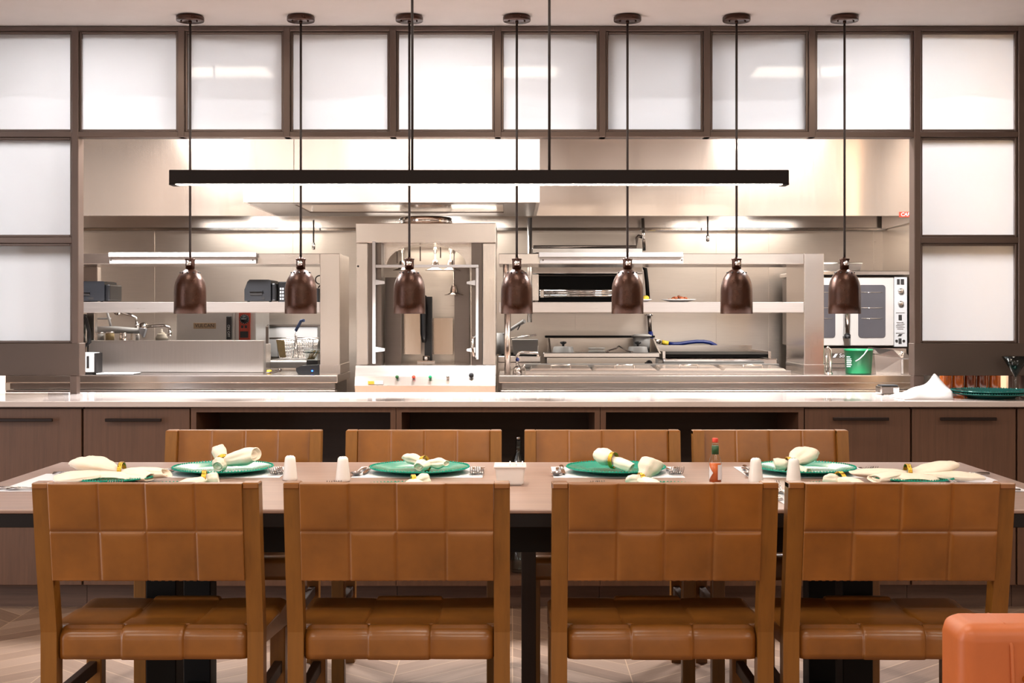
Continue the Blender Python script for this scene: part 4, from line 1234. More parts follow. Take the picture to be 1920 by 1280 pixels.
def faucet(pts, label, base, r=.010):
    t = Thing('pot_filler', label, 'faucet', base, 'swing arm faucets')
    t.part('arm', MB().tube(pts, r, 10), 'chrome')
    p = pts[-1]; t.part('outlet', MB().cyl((p[0], p[1], p[2]-.03), r*1.5, .03, 12), 'chrome')
    q = pts[0]; t.part('wall_flange', MB().lathe([(.03, 0), (.03, .02), (0, .02)], (q[0], YB-.03, q[2]), 16, axis='y'), 'chrome')
    t.part('joint', MB().lathe([(.016, -.02), (.016, .02)], (pts[1][0], pts[1][1], pts[1][2]), 12), 'chrome')
Y = 8.75
faucet([(wx(222, YB), YB-.012, wz(583, YB)), (wx(222, Y), Y, wz(584, Y)), (wx(245, Y), Y, wz(590, Y)), (wx(255, Y), Y, wz(596, Y)), (wx(257, Y), Y, wz(606, Y))],
       'steel swing arm faucet over the left part of the back worktop', (wx(222, YB), YB, wz(583, YB)))
faucet([(wx(270, YB), YB-.012, wz(612, YB)), (wx(270, 8.8), 8.8, wz(612, 8.8)), (wx(308, Y), Y, wz(610, Y)), (wx(317, Y), Y, wz(613, Y)), (wx(319, Y), Y, wz(621, Y))],
       'lower steel swing arm faucet reaching over the squeeze bottle', (wx(270, YB), YB, wz(612, YB)))
Y = 8.45
m = MB().tube([(wx(201, Y), Y, wz(585, Y)), (wx(208, Y), Y, wz(611.5, Y))], .008, 8); m.tube([(wx(182, Y), Y+.01, wz(597, Y)), (wx(207, Y), Y+.01, wz(597, Y))], .006, 8)
o = m.build('hanging_rack', 'whitepl', None, (wx(200, Y), Y, wz(612, Y))); o.location = (wx(200, Y), Y, wz(612, Y)); tag(o, 'slanted white rod and crossbar above the paper roll', 'rack')

# fryer
Yf = 8.30
t = Thing('deep_fryer', 'white fronted deep fryer behind the wire baskets', 'fryer', (wx(548, Yf), Yf, 0))
zf = wz(676, Yf)
t.part('body', MB().box(wx(496, Yf), wx(598, Yf), Yf, YB-.16, .1, zf-.0, .004), 'steel')
t.part('back_splash', MB().box(wx(499, 9.0), wx(596, 9.0), 8.98, 9.02, zf+.001, wz(612, 9.0), .003), 'whitepl')
m = MB(); m.box(wx(496, 9.02), wx(602, 9.02), 8.97, 9.05, wz(612, 9.0)+.001, wz(609, 9.0)+.002); t.part('flue_cap', m, 'steel_dk')
t.part('front_ledge', MB().box(wx(500, Yf-.03), wx(598, Yf-.03), Yf-.06, Yf-.002, zf-.045, zf-.005, .006, 2), 'whitepl')
t.part('hanging_rail', MB().tube([(wx(498, 8.9), 8.9, wz(634, 8.9)), (wx(598, 8.9), 8.9, wz(634, 8.9))], .007, 8), 'chrome')
for x in (505, 590):
    t.part('leg', MB().cyl((wx(x, Yf), Yf+.1, 0), .02, .099, 10), 'chrome')
def basket(px0, px1, py0, py1, Y, label, handle):
    t = Thing('fryer_basket', label, 'basket', (wx((px0+px1)/2, Y), Y, wz(py1, Y)), 'wire fryer baskets')
    m = MB(); x0, x1, z0, z1 = wx(px0, Y), wx(px1, Y), wz(py1, Y), wz(py0, Y); d = .22; tp = .012
    for i in range(8):
        f = i/7
        for yy in (Y, Y+d):
            m.tube([(x0+tp+(x1-x0-2*tp)*f, yy, z0), (x0+(x1-x0)*f, yy, z1)], .0022, 5)
        for xx, tx_ in ((x0, tp), (x1, -tp)): m.tube([(xx+tx_, Y+d*f, z0), (xx, Y+d*f, z1)], .0022, 5)
        m.tube([(x0+tp+(x1-x0-2*tp)*f, Y, z0), (x0+tp+(x1-x0-2*tp)*f, Y+d, z0)], .0022, 5)
    for k in range(6):
        f = k/5; q = tp*(1-f); z = z0+(z1-z0)*f
        m.tube([(x0+q, Y, z), (x1-q, Y, z), (x1-q, Y+d, z), (x0+q, Y+d, z)], .0022 if k < 5 else .004, 5, closed=True)
    t.part('wire_body', m, 'chrome')
    if handle:
        xm = wx(555, Y)
        t.part('handle_shank', MB().tube([(xm, Y-.005, z1-.06), (xm, Y-.005, wz(620, Y))], .008, 8), 'chrome')
        t.part('handle_grip', MB().tube([(xm, Y-.006, wz(619.5, Y)), (wx(563, Y), Y-.03, wz(607, Y)), (wx(567, Y), Y-.05, wz(601, Y)), (wx(573, Y), Y-.06, wz(600.5, Y))], .010, 8), 'bluegrey')
    else:
        # tan paper liner hanging in the basket
        t.part('liner', MB().prism([(x0-.004, z1), (x0+.05, z1-.004), (x0+.062, z0+.004), (x0+.02, z0+.004)], 'y', Y-.006, Y-.003), 'wood_lt')
basket(519, 553, 637, 671, 8.45, 'wire fryer basket with a tan liner, left of the blue handled basket', False)
basket(556, 588, 636, 671, 8.42, 'wire fryer basket with a blue grip standing in the fryer', True)
# skewers in a clear tub, black device, yellow lid, tongs
Y = 7.88; x0, x1 = wx(570, Y), wx(606, Y)-.028
zt0 = wz(696, Y); zt0 = ZTp+.075
t = Thing('skewer_tub', 'clear tub holding bamboo skewers beside the shelf end panel', 'tub', ((x0+x1)/2, Y, ZPT))
zt1 = wz(655, Y)
t.part('stand', MB().box(x0+.01, x1-.01, Y+.03, Y+.13, ZTp, zt0-.001), 'blackpl')
m = MB(); m.hexa([(x0+.012, Y+.02, zt0), (x1-.012, Y+.02, zt0), (x1-.012, Y+.14, zt0), (x0+.012, Y+.14, zt0)], [(x0, Y, zt1), (x1, Y, zt1), (x1, Y+.15, zt1), (x0, Y+.15, zt1)])
t.part('tub', m, 'glass')
t.part('rim', MB().tube([(x0-.002, Y-.002, zt1-.02), (x1+.002, Y-.002, zt1-.02), (x1+.002, Y+.152, zt1-.02), (x0-.002, Y+.152, zt1-.02)], .003, 6, closed=True), 'glass_dk')
random.seed(3)
for i in range(14):
    a = random.uniform(-.012, .012); bx = x0+.02+(x1-x0-.055)*i/13; yy = Y+.04+.008*(i % 8)
    m = MB().tube([(bx-.006, yy, zt0+.004), (bx+.026+a, yy+.01, zt1-.008)], .0022, 5)
    o = m.build('bamboo_skewer', 'wood_lt', None, (bx, yy, zt0)); o.location = (bx, yy, zt0)
    tag(o, 'thin bamboo skewer standing in the clear tub', 'skewer', 'bamboo skewers in the tub')
Y = 7.66; x0, x1 = wx(555, Y), wx(599, Y)
t = Thing('induction_charger', 'low black device with a glowing blue light on the left pass table', 'device', ((x0+x1)/2, Y, ZPT))
t.part('body', MB().prism([(x0+.012, ZTp), (x1-.002, ZTp), (x1-.002, wz(684, Y)), (x0+.03, wz(686, Y)), (x0, wz(690, Y)), (x0, wz(695, Y))], 'y', Y, Y+.16), 'blackpl')
t.part('indicator_light', MB().ball((wx(585.5, Y), Y-.003, wz(695, Y)), .005, 12, 8), 'led')
Y = 7.80; x = wx(505, Y)
o = MB().cyl((x, Y, ZTp), .016, .02, 20, bev=.003).build('yellow_cap', 'yellow', None, (x, Y, ZPT)); o.location = (x, Y, ZPT); tag(o, 'small round yellow cap at the edge of the splash cover', 'cap')
Y = 7.70; x = wx(512, Y)
m = MB().tube([(x-.06, Y, ZTp+.006), (x, Y+.02, ZTp+.01), (x+.03, Y+.06, ZTp+.018)], .004, 6); m.tube([(x-.0, Y-.02, ZTp+.006), (x+.02, Y+.03, ZTp+.012), (x+.03, Y+.068, ZTp+.018)], .004, 6); m.ball((x+.03, Y+.064, ZTp+.02), .012, 10, 8)
o = m.build('kitchen_tongs', 'steel_dk', None, (x, Y, ZPT)); o.location = (x, Y, ZPT); tag(o, 'small dark steel tongs lying behind the yellow cap and black device', 'tongs')
m = MB(); Y = 8.14
m.pbox(481, 610, 498, 690, Y+.15, .02)
# ladle rail between oven and fryer
t = Thing('hanging_ladle', 'dark handled ladle hanging left of the fryer', 'ladle', (wx(500, 8.25), 8.25, wz(671, 8.25)))
Y = 8.25; t.part('handle', MB().pbox(498, 611, 503, 655, Y, .012, .003), 'steel_dk'); t.part('bowl', MB().lathe([(.0, -.035), (.02, -.028), (.028, -.01), (.03, 0), (.026, -.002), (.0, -.03)], (wx(500, Y), Y+.006, wz(660, Y)), 18), 'steel_dk')
t.part('hook', MB().tube([(wx(500.5, Y), Y+.006, wz(611, Y)), (wx(500.5, Y), Y+.02, wz(608, Y)), (wx(500.5, Y), Y+.05, wz(609, Y))], .003, 6), 'steel_dk')
KIT, HOOD, DIN, WIN, CNT, WORLD = 148, 14, 21, 80, 11, 1.2
VT, LOOK, EXPO = 'Standard', 'None', 0.0
# ------------------------------------------------------------------ right line
# salamander broiler on the wall
Ys = 8.60
t = Thing('salamander_broiler', 'stainless salamander broiler with a dark open grill cavity above the griddle', 'broiler', (wx(1105, Ys), Ys, wz(600, Ys)))
x0, x1 = wx(998, Ys), wx(1205, Ys); y1 = YB-.12
t.part('top_rail', MB().pbox(998, 465, 1205, 474, Ys, .3, .003), 'chrome')
t.part('hood_lip', MB().pbox(998, 498, 1205, 513, Ys, .35, .003), 'chrome')
t.part('top_case', MB().box(x0, x1, Ys+.05, y1, wz(497, Ys), wz(475, Ys)), 'steel')
for a, c in ((998, 1010), (1188, 1205)): t.part('side_case', MB().pbox(a, 514, c, 563, Ys+.02, .4), 'steel')
t.part('cavity', MB().box(wx(1011, Ys), wx(1187, Ys), y1-.1, y1-.06, wz(583, Ys), wz(514, Ys)), 'black')
t.part('cavity_roof', MB().box(wx(1011, Ys), wx(1187, Ys), Ys+.36, y1-.101, wz(516, Ys), wz(514, Ys)), 'black')
m = MB()
for y, r in ((545.5, .012), (554, .010), (549.5, .006)): m.tube([(wx(1012, Ys), Ys+.01, wz(y, Ys)), (wx(1186, Ys), Ys+.01, wz(y, Ys))], r, 10)
for k in range(2, 9): m.tube([(wx(1020+20*k, Ys), Ys+.012, wz(549, Ys)), (wx(1020+20*k, Ys), y1-.11, wz(549, Ys))], .005, 6)
t.part('grill_rack', m, 'chrome')
m = MB(); m.pbox(1013, 543, 1020, 558, Ys-.02, .03, .002); t.part('rack_latch', m, 'chrome')
t.part('base', MB().box(x0, x1, Ys+.03, y1, wz(586, Ys), wz(583.5, Ys)), 'steel')
# brackets to the wall
for px in (1003, 1200): t.part('wall_bracket', MB().box(wx(px, Ys)-.01, wx(px, Ys)+.01, y1+.001, YB-.012, wz(583, Ys), wz(490, Ys)), 'steel_dk')
# riser conduits
def pipe(pts, r, mat, label, name='mounted_pipe', cat='pipe', group='kitchen pipes'):
    o = MB().tube(pts, r, 10).build(name, mat, None, pts[0]); o.location = pts[0]; tag(o, label, cat, group); return o
Y = 8.50
o = pipe([(wx(993.5, Y), Y, wz(408, Y)), (wx(993, Y), Y, wz(520, Y)), (wx(993, Y), Y, wz(604, Y))], .016, 'steel', 'thick chrome riser pipe left of the salamander broiler')
pipe([(wx(1205, 9.1), 9.1, wz(409, 9.1)), (wx(1208, 9.1), 9.1, wz(470, 9.1))], .012, 'chrome', 'thin chrome drop pipe above the right end of the broiler')
Y = 9.12
pipe([(wx(1000, Y), Y, wz(463, Y)), (wx(1193, Y), Y, wz(463, Y)), (wx(1194, Y), Y, wz(446, Y)), (wx(1197, Y), Y, wz(442, Y)), (wx(1206, Y), Y, wz(445, Y))], .012, 'steel_dk', 'dark gas pipe running above the salamander broiler with an elbow')
Y = 9.10
pipe([(wx(1200, Y), Y, wz(503, Y)), (wx(1210, Y), Y, wz(504, Y)), (wx(1213, Y), Y, wz(530, Y)), (wx(1215, Y), Y, wz(560, Y))], .014, 'black', 'black elbow pipe right of the salamander broiler')
o = MB().lathe([(.004, -.05), (.012, -.045), (.012, -.01), (.006, 0), (.006, .16)], (0, 0, 0), 12).build('hanging_nozzle', 'chrome')
o.location = (wx(1327, 9.0), 9.0, wz(440, 9.0)); tag(o, 'chrome fire suppression nozzle on a drop pipe above the plate of nuts', 'nozzle', 'suppression nozzles')
c = o.copy(); COL.objects.link(c); c.location = (wx(588, 9.0), 9.0, wz(455, 9.0)); c['label'] = 'chrome fire suppression nozzle hanging above the left pass shelf'

# plates on the pass shelf
Yp = 7.72
def dish(px, w, label):
    x = wx(px, Yp); r = w*Yp/F/2
    t = Thing('serving_plate', label, 'plate', (x, Yp+.1, zs1), 'white plates on the pass shelf')
    t.part('plate', MB().lathe([(0, .002), (r*.5, .001), (r*.55, .003), (r, .016), (r*.99, .018), (r*.55, .007), (0, .006)], (x, Yp+.1, zs1+.0005), 36, sy=.8, cap=False), 'white')
    return x, r
x, r = dish(1277, 66, 'white plate carrying a heap of roasted nuts on the pass shelf')
random.seed(5)
m = MB()
for i in range(70):
    a = random.random()*2*PI; q = random.random()**.6
    px_, py_ = x+.07*q*math.cos(a), Yp+.1+.05*q*math.sin(a); h = zs1+.0135+.030*(1-q)*random.random()
    m.ball((px_, py_, h), random.uniform(.006, .010), 7, 5, (1.3, .9, .8))
o = m.build('roasted_nuts', 'food', None, (x, Yp+.1, zs1+.01)); o.location = (x, Yp+.1, zs1+.01)
tag(o, 'heap of roasted brown nuts on the white plate', 'food', kind='stuff')
x, r = dish(1206, 40, 'white plate with a yellow lemon piece behind the broiler heat lamp')
o = MB().ball((x+.025, Yp+.08, zs1+.027), .02, 16, 10, (1, 1, .8)).build('lemon_wedge', 'yellow', None, (x+.02, Yp+.08, zs1+.012)); o.location = (x+.02, Yp+.08, zs1+.012)
tag(o, 'small yellow lemon piece on the white plate', 'lemon')

# prep rail set into the right pass table
xa, xb = wx(985, 7.7), wx(1480, 7.7)
t = Thing('prep_rail', 'long shallow stainless prep rail with closed lids on the right pass table', 'prep rail', ((xa+xb)/2, 7.7, ZPT))
t.part('frame', MB().box(xa, xb, 7.64, 8.02, ZTp, ZTp+.022, .003), 'steel')
n = 4
for i in range(n):
    a = xa+.02+(xb-xa-.04)*i/n; c = xa+.02+(xb-xa-.04)*(i+1)/n
    l = t.part('lid', MB().hexa([(a+.006, 7.66, ZTp+.0225), (c-.006, 7.66, ZTp+.0225), (c-.006, 7.98, ZTp+.0225), (a+.006, 7.98, ZTp+.0225)], [(a+.02, 7.67, ZTp+.034), (c-.02, 7.67, ZTp+.034), (c-.02, 7.96, ZTp+.045), (a+.02, 7.96, ZTp+.045)]), 'steel_hood')
    xm = (a+c)/2
    t.part('lid_handle', MB().tube([(xm-.06, 7.74, ZTp+.037), (xm-.055, 7.74, ZTp+.052), (xm+.055, 7.74, ZTp+.052), (xm+.06, 7.74, ZTp+.037)], .005, 8), 'chrome', l)
t.part('back_rail', MB().box(xa, xb, 7.985, 8.03, ZTp+.0225, ZTp+.05, .006, 2), 'whitepl')
# faucets on the pass table
def tall_faucet(px, py_top, Y, reach, label):
    x = wx(px, Y); zt_ = wz(py_top, Y)
    t = Thing('table_faucet', label, 'faucet', (x, Y, ZPT), 'small faucets on the pass table')
    t.part('base', MB().lathe([(0, 0), (.03, 0), (.026, .03), (.014, .05), (0, .05)], (x, Y, ZTp), 18), 'chrome')
    t.part('spout', MB().tube([(x, Y, ZTp+.045), (x, Y, zt_-.02), (x+.012, Y, zt_-.003), (x+.03, Y, zt_), (x+reach, Y, zt_-.004), (x+reach+.006, Y, zt_-.03)], .010, 10), 'chrome')
    t.part('valve_handle', MB().tube([(x+.026, Y-.01, ZTp+.03), (x+.045, Y-.012, ZTp+.055)], .008, 8), 'chrome')
    t.part('blue_mark', MB().ball((x, Y-.012, ZTp+.085), .012, 10, 8), 'bluehose')
tall_faucet(970, 660, 7.74, .12, 'chrome faucet at the left end of the prep rail')
Y = 7.66; x = wx(1553, Y)
t = Thing('dipper_faucet', 'slim chrome faucet pipe beside the green bucket', 'faucet', (x, Y, ZPT))
t.part('pipe', MB().tube([(x+.012, Y, ZTp+.012), (x+.012, Y, wz(656, Y)), (x-.002, Y, wz(651, Y)), (x-.012, Y, wz(654, Y))], .009, 10), 'chrome')
t.part('side_pipe', MB().tube([(x-.006, Y+.02, ZTp+.012), (x-.006, Y+.02, wz(662, Y))], .006, 8), 'chrome')
t.part('base', MB().lathe([(0, 0), (.03, 0), (.028, .011), (0, .011)], (x, Y+.01, ZTp), 16), 'chrome')
# green bucket
Y = 7.72; x = wx(1609.5, Y); s = Y/F; zt_ = wz(654, Y); h = zt_-ZTp
t = Thing('green_bucket', 'green plastic sanitising bucket with a wire handle on the right pass table', 'bucket', (x, Y, ZPT))
r0, r1 = 23*s, 26*s
t.part('pail', MB().lathe([(0, .001), (r0, .001), (r0+.002, .006), (r1, h-.012), (r1+.002, h-.012), (r1+.002, h), (r1-.002, h), (r0-.002, .008), (0, .008)], (x, Y, ZTp), 40, cap=False), 'green')
hp = [(x-r1*math.cos(a)*1.0, Y-r1-.004-.02*math.sin(a), zt_-.01-.10*math.sin(a)*(.5+.5*math.cos(a*.7))) for a in [PI*k/12 for k in range(5, 13)]]
hp = [(wx(1597, Y), Y-r1-.004, wz(676, Y)), (wx(1604, Y), Y-r1-.006, wz(672, Y)), (wx(1612, Y), Y-r1-.008, wz(664, Y)), (wx(1617, Y), Y-r1-.006, wz(657, Y)), (wx(1620, Y), Y-r1*.95, wz(655, Y))]
t.part('wire_handle', MB().tube(hp, .0035, 8), 'whitepl')
m = MB()
for i, (w, yy) in enumerate(((5, 668), (7, 672), (8, 675.5), (7, 679), (8, 682.5), (6, 686))): 
    Yl_ = Y-r0*.86-.003
    m.hexa(*[[(wx(1591, Yl_)+k*0, Yl_+q, wz(yy+e, Yl_)) for k, q in ()] or [(wx(1588, Yl_), Yl_-.006+.01, wz(yy+1.6*f, Yl_)), (wx(1588+w, Yl_), Yl_-.014+.004, wz(yy+1.6*f, Yl_)), (wx(1588+w, Yl_), Yl_-.009, wz(yy+1.6*f, Yl_)), (wx(1588, Yl_), Yl_+.0055, wz(yy+1.6*f, Yl_))] for f, e in ((1, 0), (0, 0))])
t.part('printed_lines', m, 'inkw')
# film dispenser
Y = 7.66; x0, x1 = wx(1643, Y), wx(1712, Y)
t = Thing('film_dispenser', 'stainless wrap dispenser box beside the green bucket', 'dispenser', ((x0+x1)/2, Y, ZPT))
xm = wx(1690, Y); z1 = wz(672, Y); z0 = ZTp
m = MB(); m.hexa([(x0+.01, Y+.04, z0), (xm-.001, Y+.0, z0), (xm-.001, Y+.2, z0), (x0+.01, Y+.2, z0)], [(x0, Y+.04, wz(665, Y)), (xm-.001, Y+.0, z1), (xm-.001, Y+.2, z1), (x0, Y+.2, wz(665, Y))])
t.part('box', m, 'steel')
m = MB().box(xm, x1, Y-.03, Y+.2, z0, z1, .004); t.part('end_block', m, 'steel_v')
m = MB(); m.hexa([(x0+.03, Y+.03, wz(664, Y)), (xm, Y-.01, z1+.002), (x1, Y+.0, z1+.002), (x0+.03, Y+.2, wz(664, Y))], [(x0+.004, Y+.1, wz(652, Y)), (xm-.03, Y+.06, wz(656, Y)), (x1-.02, Y+.1, wz(661, Y)), (x0+.004, Y+.2, wz(652, Y))])
t.part('lid', m, 'steel')
t.part('knob', MB().ball((x1-.05, Y+.05, wz(662, Y)), .012, 12, 8), 'chrome')

# convection oven
Yo_ = 8.42
t = Thing('convection_oven', 'double door convection oven with dark windows and a white control strip', 'oven', (wx(1600, Yo_), Yo_, 0))
xo0, xo1 = wx(1508, Yo_), wx(1700, Yo_)
t.part('body', MB().box(xo0, xo1, Yo_+.04, YB-.15, wz(650, Yo_), wz(517, Yo_), .004), 'steel_dk')
t.part('top_ledge', MB().box(xo0-.02, wx(1706, Yo_), Yo_-.03, YB-.15, wz(516, Yo_)+.001, wz(508, Yo_), .003), 'steel')
for a, c, wa, wb in ((1511, 1593, 1520, 1566), (1594.5, 1676, 1609, 1660)):
    d = t.part('door', MB().pbox(a, 520, c, 648, Yo_, .038, .004), 'ovenpanel')
    m = MB(); xa, xb, za, zb_ = wx(wa, Yo_), wx(wb, Yo_), wz(633, Yo_), wz(534, Yo_); r = .02
    pts = []
    for cx2, cz2, a0 in ((xb-r, zb_-r, 0), (xa+r, zb_-r, PI/2), (xa+r, za+r, PI), (xb-r, za+r, 1.5*PI)):
        for k in range(6): pts.append((cx2+r*math.cos(a0+PI/2*k/5), cz2+r*math.sin(a0+PI/2*k/5)))
    m.prism(pts, 'y', Yo_-.004, Yo_-.0005)
    w_ = t.part('window', m, 'ovenglass', d)
    m = MB()
    for y in (548, 577, 597): m.tube([(xa+.02, Yo_-.006, wz(y, Yo_)), (xb-.02, Yo_-.006, wz(y, Yo_))], .0022, 6)
    t.part('rack_wire', m, 'steel', d)
d = t.part('door_handle', MB().tube([(wx(1585, Yo_), Yo_-.05, wz(535, Yo_)), (wx(1585, Yo_), Yo_-.05, wz(627, Yo_))], .019, 16), 'chrome')
m = MB().cyl((wx(1585, Yo_), Yo_-.05, wz(634, Yo_)), .021, wz(627, Yo_)-wz(634, Yo_), 16); m.box(wx(1580, Yo_), wx(1590, Yo_), Yo_-.05, Yo_-.001, wz(633, Yo_), wz(630, Yo_))
t.part('handle_cap', m, 'blackpl')
p = t.part('control_strip', MB().pbox(1677, 518, 1701, 650, Yo_-.004, .04, .002), 'whitepl')
Yk = Yo_-.005
m = MB(); m.pbox(1682, 523, 1687, 533, Yk-.003, .003); m.pbox(1689, 523, 1695, 533, Yk-.003, .003); m.pbox(1685, 590, 1691, 600, Yk-.003, .003); m.pbox(1685, 634, 1690.5, 644, Yk-.003, .003)
m.cyl((wx(1681, Yk), Yk-.003, wz(639, Yk)), .009, .003, 14, axis='y'); m.cyl((wx(1694.5, Yk), Yk-.003, wz(639, Yk)), .009, .003, 14, axis='y')
t.part('rocker_switch', m, 'ink', p)
for y in (545.5, 569):
    k_ = t.part('dial', MB().lathe([(.019, 0), (.017, -.016), (.008, -.02), (0, -.02)], (wx(1688.5, Yk), Yk, wz(y, Yk)), 20, axis='y'), 'chrome', p)
m = MB()
for i, y in enumerate((586, 604, 607, 610, 613, 616, 624)): m.pbox(1680+(i % 3), y, 1696-(i % 2)*2, y+.9, Yk-.001, .001)
t.part('printed_lines', m, 'steel_dk', p)
m = MB(); m.prism([(wx(1683, Yk), wz(630, Yk)), (wx(1689, Yk), wz(630, Yk)), (wx(1692, Yk), wz(626, Yk)), (wx(1686, Yk), wz(626, Yk))], 'y', Yk-.002, Yk-.0002)
t.part('logo', m, 'ink', p)
t.part('lower_case', MB().pbox(1511, 652, 1700, 702, Yo_+.01, .4, .003), 'steel')
n_ = t.part('nameplate', MB().pbox(1558, 662, 1640, 671, Yo_+.004, .005), 'steel_dk')
m = MB(); Yn_ = Yo_+.003; m.prism([(wx(1561, Yn_), wz(670, Yn_)), (wx(1566, Yn_), wz(670, Yn_)), (wx(1571, Yn_), wz(663, Yn_)), (wx(1566, Yn_), wz(663, Yn_))], 'y', Yn_-.002, Yn_)
t.part('logo', m, 'inkw', n_)
t.text('Southbend', wx(1573, Yn_), Yn_-.001, wz(666.5, Yn_), .036, 'inkw', n_, align='LEFT', shear=.15)
m = MB()
for y in (681, 689): m.pbox(1511, y, 1700, y+1.2, Yo_+.007, .004)
t.part('louvre', m, 'ink')
t.part('lower_body', MB().box(xo0+.02, xo1-.02, Yo_+.05, YB-.2, .1, wz(702, Yo_)-.001), 'steel_v')
for x in (xo0+.06, xo1-.06): t.part('leg', MB().cyl((x, Yo_+.1, 0), .02, .099, 10), 'chrome')
# something pale on top of the oven
t = Thing('sheet_pan', 'pale sheet pan lying on top of the convection oven', 'pan', (wx(1575, 8.7), 8.7, wz(508, Yo_)))
z = wz(508, Yo_)
m = MB(); m.hexa([(wx(1530, 8.6), 8.55, z+.001), (wx(1608, 8.6), 8.55, z+.001), (wx(1608, 8.6), 8.95, z+.001), (wx(1530, 8.6), 8.95, z+.001)], [(wx(1527, 8.6), 8.53, z+.055), (wx(1611, 8.6), 8.53, z+.055), (wx(1611, 8.6), 8.97, z+.055), (wx(1527, 8.6), 8.97, z+.055)])
t.part('pan', m, 'steel'); t.part('rim', MB().tube([(wx(1527, 8.6), 8.53, z+.056), (wx(1611, 8.6), 8.53, z+.056), (wx(1611, 8.6), 8.97, z+.056), (wx(1527, 8.6), 8.97, z+.056)], .005, 8, closed=True), 'chrome')

# griddle
Yg = 8.32
t = Thing('flat_top_griddle', 'stainless flat top griddle with high splash guard and control knob', 'griddle', (wx(1128, Yg), Yg, 0))
zg = wz(662, Yg)
xg0, xg1 = wx(1020, Yg), wx(1237, Yg)
t.part('front_ledge', MB().pbox(1019, 661, 1237, 670, Yg, .08, .004), 'steel')
t.part('body', MB().box(xg0+.02, xg1-.02, Yg+.03, YB-.2, .1, wz(671, Yg)), 'steel')
t.part('front_panel', MB().pbox(1028, 672, 1229, 705, Yg+.012, .016), 'steel_wall')
t.part('cooking_plate', MB().box(xg0+.02, xg1-.02, Yg+.081, 8.9, zg-.03, zg-.008), 'steel_dk')
t.part('back_splash', MB().pbox(1026, 634, 1224, 672, 8.9, .03), 'steel_wall')
t.part('splash_cap', MB().pbox(1022, 629, 1228, 633, 8.88, .06, .002), 'black')
for xa, xb in ((wx(1027, 8.9), wx(1027, 8.9)+.012), (wx(1224, 8.9)-.012, wx(1224, 8.9))):
    m = MB(); m.prism([(8.4, zg-.005), (8.895, zg-.005), (8.895, wz(634, 8.9)), (8.8, wz(634, 8.9))], 'x', xa, xb); t.part('side_guard', m, 'steel')
Yk = Yg+.012
t.part('knob', MB().lathe([(.022, 0), (.02, -.02), (0, -.02)], (wx(1217, Yk), Yk-.0005, wz(681, Yk)), 18, axis='y'), 'blackpl')
t.part('switch', MB().pbox(1209, 679, 1213, 687, Yk-.004, .004), 'ink')
t.part('rating_label', MB().pbox(1229.5, 672, 1234, 690, Yk-.002, .01), 'whitepl')
for x in (xg0+.06, xg1-.06): t.part('leg', MB().cyl((x, Yg+.1, 0), .02, .099, 10), 'chrome')
def cloche(px, w, label, Y):
    x = wx(px, Y); r = w*Y/F/2; z = zg-.0075; h = wz(648, Y)-wz(661, Y)
    t = Thing('basting_cover', label, 'lid', (x, Y, z), 'domed covers on the griddle')
    t.part('dome', MB().lathe([(r, 0), (r*.98, .004), (r*.86, h*.93), (r*.8, h), (0, h+.002)], (x, Y, z), 32), 'whitepl')
    t.part('knob', MB().lathe([(.008, 0), (.008, .012), (.022, .02), (.02, .03), (0, .032)], (x, Y, z+h+.0025), 14), 'blackpl')
cloche(1056, 42, 'pale domed cover with black knob at the left of the griddle', 8.52)
cloche(1196, 40, 'pale domed cover with black knob at the right of the griddle', 8.50)
z = zg-.0075
for i, lab in enumerate(('small white plate at the bottom of the stack on the griddle', 'small white plate on top of the stack on the griddle')):
    Y = 8.50; x = wx(1119, Y); r = 16*Y/F
    o = MB().lathe([(0, .001), (r*.7, .001), (r, .014), (r, .019), (r*.7, .008), (0, .007)], (0, 0, 0), 28, cap=False).build('side_plate', 'white'); o.location = (x, Y, z+.02*i)
    tag(o, lab, 'plate', 'small plates on the griddle')
m = MB(); Y = 8.45; x = wx(1156, Y); m.tube([(x-.06, Y, z+.02), (x-.0, Y+.03, z+.035), (x+.02, Y+.05, z+.05)], .005, 6); m.tube([(x+.02, Y+.05, z+.05), (x+.07, Y+.02, z+.02), (x+.1, Y-.02, z+.012)], .005, 6); m.ball((x-.06, Y, z+.012), .012, 8, 6); m.ball((x+.1, Y-.02, z+.010), .010, 8, 6)
o = m.build('kitchen_tongs', 'steel_dk', None, (x, Y, z)); o.location = (x, Y, z); tag(o, 'bent steel tongs between the plates and the right domed cover', 'tongs')
Y = 8.74; x = wx(1203, Y); s = Y/F
t = Thing('stock_pot', 'white stock pot with lid at the back right of the griddle', 'pot', (x, Y, z))
ht = wz(631, Y)-z
t.part('body', MB().lathe([(0, .001), (15*s, .001), (16*s, ht), (0, ht)], (x, Y, z), 28), 'whitepl')
t.part('lid', MB().lathe([(19*s, 0), (19*s, .006), (14*s, .015), (0, .02)], (x, Y, z+ht+.001), 28), 'white')
# range with pans left of the griddle
Ye = 8.35; t = Thing('gas_range', 'stainless gas range top left of the griddle', 'range', (wx(975, Ye), Ye, 0))
ze = wz(668, Ye)
xe0, xe1 = wx(934, Ye), wx(1014, Ye)
t.part('front_ledge', MB().pbox(934, 667.5, 1014, 679, Ye, .05, .004), 'steel')
t.part('body', MB().box(xe0, xe1, Ye+.02, YB-.15, .1, wz(680, Ye)), 'steel')
t.part('cook_top', MB().box(xe0, xe1, Ye+.051, YB-.15, ze-.03, ze-.01), 'black')
m = MB()
for k in range(5):
    m.box(xe0+.02, xe1-.02, Ye+.09+.14*k, Ye+.105+.14*k, ze-.0095, ze+.006)
t.part('grate', m, 'black')
t.part('back_splash', MB().box(xe0, xe1, YB-.149, YB-.12, .3, wz(648, 9.1)), 'steel')
for x in (xe0+.04, xe1-.04): t.part('leg', MB().cyl((x, Ye+.1, 0), .02, .099, 10), 'chrome')
